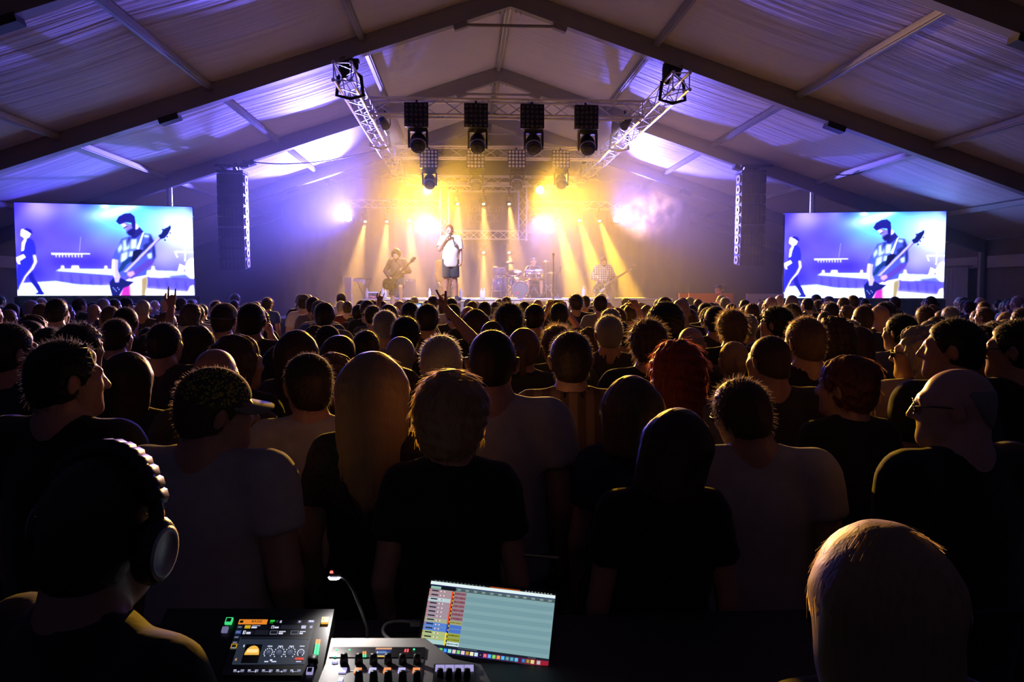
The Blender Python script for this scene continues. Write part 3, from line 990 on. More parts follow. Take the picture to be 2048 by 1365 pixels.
kc = at(1040, 576, YD)
kr = 16.2 * YD / F_PX
kc.z = ZR + kr * 1.04
bdm, Mk = drum('bass_drum', kc, kr, .42, 'bass drum with white front skin, lettering and a red spot', tilt=R(90))
front = T(kc + Vector((0, -.24, 0))) @ FACE
text_obj('lettering', 'VANVORA', .125, M_ink, bdm, front)
MB().lathe([(kr * .86, 0), (kr * .83, 0), (kr * .83, .004), (kr * .86, .004)], 28, front).build('printed_ring', M_ink, bdm)
MB().lathe([(.045, 0), (.045, .004), (0, .005)], 12, front @ T(-.095, -.1, 0)).build('red_spot', M_red, bdm)
m = MB()
m.tube([(0.02, -.2, .003), (-.06, .2, .003)], .006, 4)
m.tube([(0.02, .1, .003), (.12, -.16, .003)], .006, 4)
m.build('printed_slash', M_ink, bdm, M=front)
for sx in (-1, 1):
    rod('spur', kc + Vector((sx * kr * .9, -.1, -.05)), (kc.x + sx * kr * 1.35, kc.y - .25, ZR + .01), .014, M_chrome, bdm, 6)
c = at(999, 568, YD + .1); c.z = ZR + .42
drum('floor_tom', c, .21, .4, 'floor tom on three legs left of the bass drum', legs=3)
c = at(999, 543, YD + .6)
drum('floor_tom', c, .2, .26, 'upper tom standing above the floor tom at the left of the kit', legs=3, tilt=R(8))
c = at(1059, 548, YD + .2)
drum('rack_tom', c, .15, .2, 'chrome rack tom in front of the drummer, left one', tilt=R(12), shell=M_chrome)
c = at(1077, 548, YD + .2)
drum('rack_tom', c, .15, .2, 'chrome rack tom in front of the drummer, right one', tilt=R(12), shell=M_chrome)
c = at(1028, 564, YD + .35)
drum('small_tom', c, .14, .2, 'small pale tom half hidden behind the bass drum', shell=M_head, tilt=R(15))

def cymbal(px, py, Y, rad, label, tilt=R(-8), rz=0, name='cymbal'):
    c = at(px, py, Y)
    r = empty(name, (c.x, Y, ZR), label=label, cat='cymbal', group='cymbals of the kit')
    Mx = T(c) @ Matrix.Rotation(rz, 4, 'Z') @ Matrix.Rotation(tilt, 4, 'X')
    MB().lathe([(rad, -.02), (rad * .5, 0), (.06, .012), (.03, .03), (0, .035)], 28, Mx).build('disc', M_brass, r, True)
    rod('stand_pole', (c.x, Y, ZR + .2), c + Vector((0, 0, .05)), .013, M_chrome, r, 6)
    for k in range(3):
        a = 2 * PI * k / 3 + .5
        rod('tripod_leg', (c.x, Y, ZR + .42), (c.x + .3 * math.cos(a), Y + .3 * math.sin(a), ZR + .01), .012, M_chrome, r, 6)
cymbal(1027, 546, YD - .1, .26, 'bright gold cymbal tilted toward the drummer beside the rack toms', R(28), R(-8))
cymbal(1016, 525.5, YD + .7, .2, 'high crash cymbal left of the drummer')
cymbal(1092, 524, YD + .3, .22, 'thin crash cymbal right of the drummer')
cymbal(1102, 545, YD - .3, .17, 'small cymbal low at the right of the kit', R(4))

# microphone stands
def mic_stand(px, ptop, pbot, Y, label, boom=None, zb=ZS):
    t, = (at(px, ptop, Y),)
    r = empty('microphone_stand', (t.x, Y, zb), label=label, cat='stand')
    rod('pole', (t.x, Y, zb + .02), t, .016, M_black, r, 8)
    MB().lathe([(.15, 0), (.15, .02), (.03, .035)], 18, T(t.x, Y, zb)).build('base', M_black, r)
    if boom:
        e = at(*boom)
        rod('boom_arm', t, e, .01, M_black, r, 6)
        t = e
    MB().lathe([(.012, -.1), (.018, .02), (.03, .05), (.03, .08), (.012, .1)], 10, T(t)).build('microphone', M_black, r, True)
mic_stand(1107, 514, 600, 19.8, 'tall straight black microphone stand in front of the drum kit')
mic_stand(1113, 552, 590, 24.0, 'thin boom microphone stand right of the drum kit', (1121, 540, 24.0), ZR)

# bottles and odds and ends along the riser
M_pet = mat('clear bottle plastic', (0.80, 0.80, 0.86), .15, var=.05)
_bt = MB().lathe([(.03, 0), (.034, .02), (.034, .15), (.03, .17), (.014, .205), (.014, .215)], 12).mesh('bottle_body', M_pet, True)
_bc = MB().lathe([(.017, .212), (.017, .235), (0, .236)], 10).mesh('bottle_cap', M_white, True)
bl = [(734, 'at its left end'), (766, 'left one behind the horned hand'), (771, 'right one behind the horned hand'), (859.5, 'between the guitarist and the singer'), (922, 'right of the singer'),
      (963, 'left of the drum kit, first of a pair'), (968, 'left of the drum kit, second of a pair'), (1167, 'left of the bass player'), (1217, 'behind the leg of the bass player')]
for px, nm in bl:
    c = at(px, 598, 23.35)
    r = empty('water_bottle', (c.x, 23.35, ZR), label='clear water bottle on the riser, ' + nm, cat='bottle', group='water bottles on the riser')
    k = 1.25 if px not in (1167,) else 1.5
    obj('body', _bt, r, T(c.x, 23.35, ZR) @ Matrix.Scale(k, 4))
    obj('cap', _bc, r, T(c.x, 23.35, ZR) @ Matrix.Scale(k, 4))
# red bundle, blue tube, white leaf column, tilted table
c = at(741, 595, 23.5)
m = MB()
for dx, dy, rr in ((0, 0, .07), (.09, .02, .055), (.17, -.01, .04), (.05, -.04, .05)):
    m.lathe([(0, -.0)] + [(rr * math.cos(a), .03 + rr * .8 * math.sin(a)) for a in np.linspace(-.6, 1.5, 6)] + [(0, .03 + rr * .8)], 10, T(c.x + dx, 23.5 + dy, ZR))
m.build('folded_cloth', mat('salmon cloth', (0.60, 0.20, 0.18), .9, var=.2), None, True, label='crumpled salmon-red cloth on the left end of the riser', cat='cloth')
c = at(745, 584.5, 23.9)
r = empty('effects_board', (c.x, 23.9, ZR), label='dark box with a glowing blue strip on the riser behind the guitarist', cat='equipment')
MB().box((c.x, 23.95, (c.z + ZR) / 2), (.16, .1, (c.z - ZR) / 2)).build('box', M_black, r)
block('light_strip', (c.x + .02, 23.84, c.z - .01), (.3, .02, .03), emit('blue strip', (.25, .3, 1), 1.6, False), r)
a0 = at(687, 556, 22.0)
m = MB()
prof = [(687, 703, 555), (687.5, 703, 559), (689, 703, 566), (690, 703, 575), (690, 703, 585), (688.5, 703.5, 595), (687, 703.5, 602), (685.5, 704, 612), (684, 704, 632)]
v = []
for (xa, xb, py) in prof:
    p, q = at(xa, py, 22.0), at(xb, py, 22.0)
    p.z = q.z = max(p.z, ZS + .01)
    v += [(p.x, 21.95, p.z), (q.x, 21.95, q.z), (q.x, 22.1, q.z), (p.x, 22.1, p.z)]
f = []
for i in range(len(prof) - 1):
    for k in range(4):
        f.append((i * 4 + k, i * 4 + (k + 1) % 4, i * 4 + 4 + (k + 1) % 4, i * 4 + 4 + k))
f += [(0, 1, 2, 3)]
m.add(v, f).build('white_plinth', M_white, None, label='white waisted column standing at the left of the stage', cat='column')
p = at(679, 603, 21.6)
MB().prism([(-.065, -.12), (.065, -.12), (.065, .06), (-.065, .13)], -.02, .02, T(p.x, 21.6, ZS + .13) @ FACE).build('white_wedge', M_white, None, label='small white slanted panel left of the white column', cat='panel')
p = at(722, 562, 23.4)
r = empty('keyboard_stand', (p.x, 23.4, ZR), label='slim keyboard with a pale cloth hanging off it, left of the stage', cat='keyboard')
block('keyboard', (p.x + .08, 23.4, p.z + .05), (.5, .2, .05), M_black, r)
MB().prism([(-.2, .06), (.12, .04), (.14, -.03), (.09, -.13), (.02, -.03), (-.19, -.02)], -.012, .012, T(p.x, 23.28, p.z) @ FACE).build('cloth', M_white, r)
for sx in (-1, 1):
    rod('leg', (p.x + .08 + sx * .2, 23.4, ZS), (p.x + .08 - sx * .2, 23.4, p.z + .03), .015, M_black, r, 6)

# amplifiers behind the band, one each side of the drums
def amp(px, Y, wd, ht, label):
    c = at(px, 590, Y)
    r = empty('amplifier', (c.x, Y, ZR), label=label, cat='amplifier')
    MB().box((c.x, Y, ZR + ht / 2), (wd / 2, .15, ht / 2)).build('cabinet', M_black, r)
    MB().box((c.x, Y - .155, ZR + ht * .44), (wd * .45, .01, ht * .4)).build('grille_cloth', M_drape, r)
    for k in range(4):
        MB().lathe([(.014, 0), (.014, .02), (0, .022)], 8, T(c.x - wd * .3 + k * wd * .2, Y - .15, ZR + ht * .92) @ Matrix.Rotation(R(90), 4, 'X')).build('knob', M_plate, r)
amp(1215, 25.6, .62, .7, 'black bass amplifier behind the bass player')
amp(812, 25.6, .6, .6, 'black guitar amplifier behind the guitarist')

# side-stage banners on the right
YP = 18.3
p, q = at(1358, 587, YP), at(1466, 590, YP)
r = empty('pink_banner', ((p.x + q.x) / 2, YP, 0), label='dull pink banner with white lettering on the barrier right of the stage', cat='banner')
for i in range(2):
    x0 = p.x if i == 0 else p.x + .23
    x1 = p.x + .215 if i == 0 else q.x
    MB().box(((x0 + x1) / 2, YP, p.z - .55), ((x1 - x0) / 2, .012, .55)).build('panel', mat('dull pink vinyl', (0.50, 0.14, 0.17), .7, var=.1, scale=2), r)
text_obj('lettering', 'E SA', .2, M_white, r, T(at(1401, 613, YP - .02)) @ FACE)
for x in (p.x + .05, q.x - .05):
    rod('post', (x, YP + .05, 0), (x, YP + .05, p.z), .02, M_alu, r)
p, q = at(1493, 588, YP), at(1568, 590, YP)
r = empty('white_banner', ((p.x + q.x) / 2, YP, 0), label='white banner with dark square marks beside the right screen', cat='banner')
MB().box(((p.x + q.x) / 2, YP, p.z - .6), ((q.x - p.x) / 2, .012, .6)).build('panel', mat('greyish white vinyl', (0.55, 0.53, 0.58), .7, var=.06, scale=2), r)
for (x, y, rz, w_, h_) in ((1510, 611, 0, .09, .09), (1524, 606, -40, .05, .2), (1530, 601, 10, .07, .06), (1519, 622, 30, .06, .12)):
    c = at(x, y, YP - .02)
    block('printed_mark', (c.x, YP - .016, c.z), (w_, .006, h_), M_ink, r, rot=Matrix.Rotation(R(rz), 4, 'Y'))
text_obj('lettering', '///', .14, M_ink, r, T(at(1554, 608, YP - .02)) @ FACE)
for x in (p.x + .05, q.x - .05):
    rod('post', (x, YP + .05, 0), (x, YP + .05, p.z), .02, M_alu, r)
# ================================================================== people: surfaces grown from distance fields
class Field:
    def __init__(s, xs, ys, zs):
        s.ax = [np.asarray(a, float) for a in (xs, ys, zs)]
        s.D = np.full([len(a) for a in s.ax], 0.5)
    def block(s, lo, hi):
        sl = []
        for a, l, h in zip(s.ax, lo, hi):
            i0, i1 = np.searchsorted(a, l), np.searchsorted(a, h)
            if i1 <= i0: return None, None
            sl.append(slice(i0, i1))
        X = s.ax[0][sl[0]][:, None, None]
        Y = s.ax[1][sl[1]][None, :, None]
        Z = s.ax[2][sl[2]][None, None, :]
        return tuple(sl), (X, Y, Z)
    def dist(s, p, P):
        X, Y, Z = P
        if p[0] == 'cone':
            _, a, b, ra, rb = p
            a, b = np.asarray(a, float), np.asarray(b, float)
            d = b - a
            L2 = max(d @ d, 1e-9)
            t = np.clip(((X - a[0]) * d[0] + (Y - a[1]) * d[1] + (Z - a[2]) * d[2]) / L2, 0, 1)
            return np.sqrt((X - a[0] - t * d[0]) ** 2 + (Y - a[1] - t * d[1]) ** 2 + (Z - a[2] - t * d[2]) ** 2) - (ra + (rb - ra) * t)
        if p[0] == 'cyl':
            _, a, b, ra, rb = p
            a, b = np.asarray(a, float), np.asarray(b, float)
            d = b - a
            L = math.sqrt(d @ d)
            d = d / L
            t = (X - a[0]) * d[0] + (Y - a[1]) * d[1] + (Z - a[2]) * d[2]
            q = np.clip(t / L, 0, 1)
            rr = np.sqrt(np.maximum((X - a[0] - t * d[0]) ** 2 + (Y - a[1] - t * d[1]) ** 2 + (Z - a[2] - t * d[2]) ** 2, 0))
            return np.maximum(rr - (ra + (rb - ra) * q), np.abs(t - L / 2) - L / 2)
        if p[0] == 'ell':
            _, c, r, M = p
            x, y, z = X - c[0], Y - c[1], Z - c[2]
            if M is not None:
                x, y, z = (M[0][0] * x + M[1][0] * y + M[2][0] * z, M[0][1] * x + M[1][1] * y + M[2][1] * z, M[0][2] * x + M[1][2] * y + M[2][2] * z)
            k0 = np.sqrt((x / r[0]) ** 2 + (y / r[1]) ** 2 + (z / r[2]) ** 2)
            k1 = np.sqrt((x / r[0] ** 2) ** 2 + (y / r[1] ** 2) ** 2 + (z / r[2] ** 2) ** 2)
            return np.where(k1 > 1e-9, k0 * (k0 - 1) / np.maximum(k1, 1e-9), -min(r))
        if p[0] == 'plane':
            _, c, n = p
            return (X - c[0]) * n[0] + (Y - c[1]) * n[1] + (Z - c[2]) * n[2]
    def bounds(s, p, pad):
        if p[0] in ('cone', 'cyl'):
            r = max(p[3], p[4])
            if p[0] == 'cyl': r *= 1.45
            return np.minimum(p[1], p[2]) - r - pad, np.maximum(p[1], p[2]) + r + pad
        if p[0] == 'ell':
            r = np.full(3, max(p[2])) if p[3] is not None else np.asarray(p[2])
            return np.asarray(p[1]) - r - pad, np.asarray(p[1]) + r + pad
        return [-9] * 3, [9] * 3
    def add(s, p, k=.02):
        lo, hi = s.bounds(p, k + .05)
        sl, P = s.block(lo, hi)
        if sl is None: return s
        d = s.dist(p, P)
        A = s.D[sl]
        h = np.maximum(k - np.abs(A - d), 0) / k
        s.D[sl] = np.minimum(A, d) - h * h * k * .25
        return s
    def sub(s, p, k=.01):
        lo, hi = s.bounds(p, k + .05)
        sl, P = s.block(lo, hi)
        if sl is None: return s
        d = -s.dist(p, P)
        A = s.D[sl]
        h = np.maximum(k - np.abs(A - d), 0) / k
        s.D[sl] = np.maximum(A, d) + h * h * k * .25
        return s
    def keep(s, c, n, k=.006):
        """keep the side that n points to"""
        n = np.asarray(n, float)
        n = n / np.linalg.norm(n)
        d = -s.dist(('plane', c, n), (s.ax[0][:, None, None], s.ax[1][None, :, None], s.ax[2][None, None, :]))
        h = np.maximum(k - np.abs(s.D - d), 0) / k
        s.D = np.maximum(s.D, d) + h * h * k * .25
        return s
    def noise(s, amp, f, seed=0):
        r = np.random.default_rng(seed)
        X, Y, Z = s.ax[0][:, None, None], s.ax[1][None, :, None], s.ax[2][None, None, :]
        n = 0
        for k in range(5):
            w_ = r.normal(size=3) * f * (1 + .5 * k)
            n = n + np.sin(w_[0] * X + w_[1] * Y + w_[2] * Z + r.uniform(0, 6)) / (1 + .4 * k)
        s.D = s.D + amp * n / 2.2
        return s
    def mesh(s):
        D = s.D.copy()
        D[0], D[-1] = np.maximum(D[0], 1e-3), np.maximum(D[-1], 1e-3)
        D[:, 0], D[:, -1] = np.maximum(D[:, 0], 1e-3), np.maximum(D[:, -1], 1e-3)
        D[:, :, 0], D[:, :, -1] = np.maximum(D[:, :, 0], 1e-3), np.maximum(D[:, :, -1], 1e-3)
        I = D < 0
        c = np.zeros([n - 1 for n in D.shape], np.int8)
        offs = [(i, j, k) for i in (0, 1) for j in (0, 1) for k in (0, 1)]
        sh = c.shape
        for o in offs:
            c += I[o[0]:o[0] + sh[0], o[1]:o[1] + sh[1], o[2]:o[2] + sh[2]]
        mk = (c > 0) & (c < 8)
        idx = np.full(sh, -1, np.int64)
        ijk = np.argwhere(mk)
        idx[mk] = np.arange(len(ijk))
        acc = np.zeros((len(ijk), 3))
        cnt = np.zeros(len(ijk))
        co = {}
        for o in offs:
            q = ijk + np.array(o)
            co[o] = (D[q[:, 0], q[:, 1], q[:, 2]], np.stack([s.ax[a][q[:, a]] for a in range(3)], 1))
        for a in range(3):
            for o in offs:
                if o[a]: continue
                b = list(o)
                b[a] = 1
                d0, p0 = co[o]
                d1, p1 = co[tuple(b)]
                x = (d0 < 0) != (d1 < 0)
                t = np.where(x, d0 / np.where(x, d0 - d1, 1), 0)
                acc += np.where(x[:, None], p0 + (p1 - p0) * t[:, None], 0)
                cnt += x
        V = acc / np.maximum(cnt, 1)[:, None]
        F = []
        for a in range(3):
            b, c2 = (a + 1) % 3, (a + 2) % 3
            s0 = [slice(None)] * 3
            s1 = [slice(None)] * 3
            s0[a], s1[a] = slice(0, -1), slice(1, None)
            x = I[tuple(s0)] != I[tuple(s1)]
            e = np.argwhere(x)
            e = e[(e[:, b] > 0) & (e[:, c2] > 0) & (e[:, b] < D.shape[b] - 1) & (e[:, c2] < D.shape[c2] - 1)]
            fl = I[e[:, 0], e[:, 1], e[:, 2]]
            def cell(db, dc):
                q = e.copy()
                q[:, b] += db
                q[:, c2] += dc
                return idx[q[:, 0], q[:, 1], q[:, 2]]
            qd = np.stack([cell(-1, -1), cell(0, -1), cell(0, 0), cell(-1, 0)], 1)
            qd[~fl] = qd[~fl][:, ::-1]
            F.append(qd)
        F = np.concatenate(F)
        return V, F[(F >= 0).all(1)]

def steps(*segs):
    """rectilinear axis from (lo, hi, step) runs"""
    out = []
    for lo, hi, st_ in segs:
        out.append(np.arange(lo, hi - 1e-9, st_))
    return np.unique(np.round(np.concatenate(out), 5))

def smooth_verts(V, F, it=1, lam=.5):
    for _ in range(it):
        S = np.zeros_like(V)
        n = np.zeros(len(V))
        for k in range(4):
            a, b = F[:, k], F[:, (k + 1) % 4]
            np.add.at(S, a, V[b]); np.add.at(n, a, 1)
            np.add.at(S, b, V[a]); np.add.at(n, b, 1)
        V = V + lam * (S / np.maximum(n, 1)[:, None] - V)
    return V

def tri_tubes(tubes, n=6):
    """finger tubes as quads so that they join the body mesh"""
    V, F = [], []
    for pts, rad in tubes:
        m = MB().tube(pts, rad, n, cap=False)
        o = len(V)
        V += m.v
        F += [tuple(i + o for i in q) for q in m.f]
        k = len(pts) - 1
        tip = len(V)
        d = (Vector(pts[-1]) - Vector(pts[-2])).normalized()
        V.append(tuple(Vector(pts[-1]) + d * rad[-1] * .7))
        for q in range(n):
            F.append((o + k * n + q, o + k * n + (q + 1) % n, tip, tip))
    return V, F

# ---- builds: sw shoulder half-width, bw belly, bd belly depth, hw hip
BUILD = {
    'm': dict(sw=.178, bw=.152, bd=.108, hw=.158, ch=.115, nk=.056, sh=.058),
    'b': dict(sw=.200, bw=.182, bd=.140, hw=.172, ch=.130, nk=.064, sh=.066),
    'f': dict(sw=.152, bw=.128, bd=.096, hw=.166, ch=.102, nk=.046, sh=.047),
}
HEADC = Vector((0, .006, 1.612))
HPIV = Vector((0, -.03, 1.48))

def head_matrix(yaw=0, pitch=0, roll=0, shift=(0, 0, 0)):
    return T(HPIV + Vector(shift)) @ Euler((R(pitch), R(roll), R(yaw)), 'XYZ').to_matrix().to_4x4() @ T(-HPIV) @ T(HEADC)

def default_pose(b):
    sw = b['sw']
    P = {}
    for s, n in ((-1, 'l'), (1, 'r')):
        P['sh' + n] = Vector((s * sw, -.012, 1.420))
        P['el' + n] = Vector((s * (sw + .055), -.03, 1.12))
        P['wr' + n] = Vector((s * (sw + .045), .06, .885))
        P['hd' + n] = (Vector((-s * .1, .25, -1)).normalized(), Vector((-s, .15, 0)), .5)   # direction, palm normal, curl
        P['hp' + n] = Vector((s * .092, 0, .93))
        P['kn' + n] = Vector((s * .105, .015, .5))
        P['an' + n] = Vector((s * .115, -.02, .085))
        P['to' + n] = Vector((s * .135, .15, .035))
    P['lean'] = 0.0
    return P

def head_prims(H, fem=False):
    """(op, primitive, blend) of a head under matrix H"""
    Rm = H.to_3x3()
    p = lambda *v: tuple(H @ Vector(v))
    M = [list(r) for r in Rm]
    def E(c, r, rot=None):
        m = M if rot is None else [list(q) for q in (Rm @ rot)]
        return ('ell', p(*c), r, m)
    jw = .050 if fem else .056
    L = [('+', E((0, -.016, .032), (.0755, .096, .084)), .02),
         ('+', E((0, .034, -.03), (.062, .056, .075)), .03),
         ('+', E((0, .045, -.066), (jw, .044, .048)), .03),
         ('+', ('cone', p(0, .078, -.095), p(0, .07, -.09), .02, .02), .03),
         ('+', ('cone', p(0, -.05, -.02), p(0, -.035, -.1), .05, .05), .03),
         ('+', ('cone', p(-.034, .082, .028), p(.034, .082, .028), .012, .012), .02),
         ('+', ('cone', p(0, .092, .018), p(0, .113, -.022), .008, .0125), .012),
         ('+', ('cone', p(-.013, .098, -.026), p(.013, .098, -.026), .008, .008), .008),
         ('+', ('cone', p(-.042, .068, -.012), p(.042, .068, -.012), .02, .02), .03),
         ('-', ('cone', p(-.032, .104, .008), p(-.03, .104, .008), .014, .014), .015),
         ('-', ('cone', p(.032, .104, .008), p(.03, .104, .008), .014, .014), .015),
         ('+', ('cone', p(-.018, .087, -.057), p(.018, .087, -.057), .0075, .0075), .008),
         ('+', ('cone', p(-.014, .085, -.067), p(.014, .085, -.067), .0085, .0085), .008),
         ('-', ('cone', p(-.022, .099, -.0615), p(.022, .099, -.0615), .0035, .0035), .004)]
    for s in (-1, 1):
        er = Euler((0, R(s * 14), R(s * 34))).to_matrix()
        L.append(('+', E((s * .083, -.008, -.004), (.0095, .023, .035), er), .008))
        L.append(('-', E((s * .092, -.001, .0), (.006, .012, .022), er), .006))
    return L

def hand_tubes(wr, d, n, side, curl, grip=0.0):
    """four unequal bent fingers and a thumb from the side of the palm"""
    d = Vector(d).normalized()
    n = Vector(n)
    n = (n - d * n.dot(d)).normalized()
    t = d.cross(n) * (1 if side > 0 else -1)          # toward the thumb
    out = []
    for q, (off, ln) in enumerate(((.028, .074), (.009, .082), (-.010, .077), (-.027, .060))):
        c = curl[q] if hasattr(curl, '__len__') else curl
        b = wr + d * .082 + t * off
        pts, rad = [b - d * .03, b], [.0095, .0098]
        a = 0
        for ph in (.42, .32, .26):
            a += c * 1.05
            b = b + (d * math.cos(a) + n * math.sin(a)) * ln * ph
            pts.append(b)
            rad.append(.0092 - .0009 * len(pts) * .6)
        out.append((pts, rad))
    c = curl[4] if hasattr(curl, '__len__') else curl
    b = wr + d * .03 + t * .028
    td = (d * .72 + t * .62 + n * .25).normalized()
    p1 = b + td * .04
    td2 = (d * .9 + t * .25 + n * (.2 + .7 * c)).normalized()
    p2 = p1 + td2 * .032
    p3 = p2 + (td2 + n * .3 * c).normalized() * .026
    out.append(([b - td * .02, b, p1, p2, p3], [.013, .0135, .0115, .0105, .0085]))
    return out

def palm_prims(wr, d, n, side):
    d = Vector(d).normalized()
    n = Vector(n)
    n = (n - d * n.dot(d)).normalized()
    t = d.cross(n) * (1 if side > 0 else -1)
    c = wr + d * .05
    M = [[t.x, d.x, n.x], [t.y, d.y, n.y], [t.z, d.z, n.z]]
    return [('+', ('ell', tuple(c), (.041, .05, .0165), M), .012), ('+', ('cone', tuple(wr), tuple(wr + d * .03 + t * .022), .022, .016), .015)]

BODY_CACHE = {}

def arm_pts(P, n):
    return P['sh' + n], P['el' + n], P['wr' + n]

def grid(fine, P, head=True, H=None):
    """axes that are fine around the head, coarser elsewhere"""
    allp = [P[k] for k in P if isinstance(P[k], Vector)]
    xs0, xs1 = min(p.x for p in allp) - .2, max(p.x for p in allp) + .2
    ys0, ys1 = min(min(p.y for p in allp) - .2, -.2), max(max(p.y for p in allp) + .2, .22)
    z1 = max(1.83, max(p.z for p in allp) + .2)
    hf, cf = fine
    hc = H.translation if H is not None else HEADC
    hx0, hx1 = hc.x - .12, hc.x + .12
    hy0, hy1 = hc.y - .14, hc.y + .14
    X = steps((xs0, hx0, cf), (hx0, hx1, hf), (hx1, xs1, cf))
    Y = steps((ys0, hy0, cf), (hy0, hy1, hf), (hy1, ys1, cf))
    Z = steps((-.02, hc.z - .16, cf * 1.15), (hc.z - .16, hc.z + .15, hf), (hc.z + .15, z1, cf))
    return X, Y, Z

def body_mesh(key, build='m', H=None, P=None, fine=(.009, .02), fem=False):
    """one continuous skin from feet to scalp; fingers rooted in the palms"""
    if key in BODY_CACHE: return BODY_CACHE[key]
    b = BUILD[build]
    P = P or default_pose(b)
    H = H or head_matrix()
    F = Field(*grid(fine, P, True, H))
    tz = P.get('torso', lambda z, y=0.0, x=0.0: Vector((x, y, z)))
    nb = tz(1.45, -.025)
    ht = H @ Vector((0, -.03, -.07))
    F.add(('cone', tuple(nb), tuple(ht), b['nk'] + .004, b['nk']), .03)
    F.add(('ell', tuple(tz(1.27, 0)), (b['sw'] * .93, b['ch'], .2), None), .04)
    F.add(('ell', tuple(tz(1.07, .012)), (b['bw'], b['bd'], .19), None), .06)
    F.add(('ell', tuple(tz(.94, 0)), (b['hw'], .118, .13), None), .05)
    for s, n in ((-1, 'l'), (1, 'r')):
        sh, el, wr = arm_pts(P, n)
        F.add(('cone', tuple(nb + Vector((0, 0, .02))), tuple(sh + Vector((-s * .02, 0, .0))), .045, .05), .05)
        F.add(('cone', tuple(sh), tuple(el), b['sh'], b['sh'] * .74), .03)
        F.add(('cone', tuple(el), tuple(wr), b['sh'] * .76, .027), .015)
        d, nn, cu = P['hd' + n]
        for op, p, k in palm_prims(wr, d, nn, s):
            F.add(p, k)
        hp, kn, an, to = P['hp' + n], P['kn' + n], P['an' + n], P['to' + n]
        tk = 1.0 if build != 'b' else 1.12
        F.add(('cone', tuple(hp), tuple(kn), .088 * tk, .056 * tk), .04)
        mid = kn.lerp(an, .35) + (Vector((0, -.012, 0)))
        F.add(('cone', tuple(kn), tuple(mid), .055 * tk, .056 * tk), .02)
        F.add(('cone', tuple(mid), tuple(an), .055 * tk, .036), .02)
        F.add(('cone', tuple(an + Vector((0, 0, -.03))), tuple(to), .04, .032), .02)
    for op, p, k in head_prims(H, fem):
        (F.add if op == '+' else F.sub)(p, k)
    V, Q = F.mesh()
    V = smooth_verts(V, Q, 1, .4)
    tub = []
    for s, n in ((-1, 'l'), (1, 'r')):
        d, nn, cu = P['hd' + n]
        tub += hand_tubes(P['wr' + n], d, nn, s, cu)
    tv, tf = tri_tubes(tub)
    tf = np.array(tf)
    V = np.concatenate([V, np.array(tv)])
    Q = np.concatenate([Q, tf + (len(V) - len(tv))])
    deg = Q[:, 2] == Q[:, 3]
    faces = [tuple(q) for q in Q[~deg]] + [tuple(q[:3]) for q in Q[deg]]
    me = new_mesh('body', V, faces, (SKIN,), True)
    BODY_CACHE[key] = me
    return me

def folds(V, amp, seed=0):
    r = np.random.default_rng(seed)
    n = np.zeros(len(V))
    for k in range(5):
        w_ = r.normal(size=3) * np.array([14, 14, 22]) * (1 + .3 * k)
        n += np.sin(V @ w_ + r.uniform(0, 6)) / (1 + .3 * k)
    return n * amp / 2

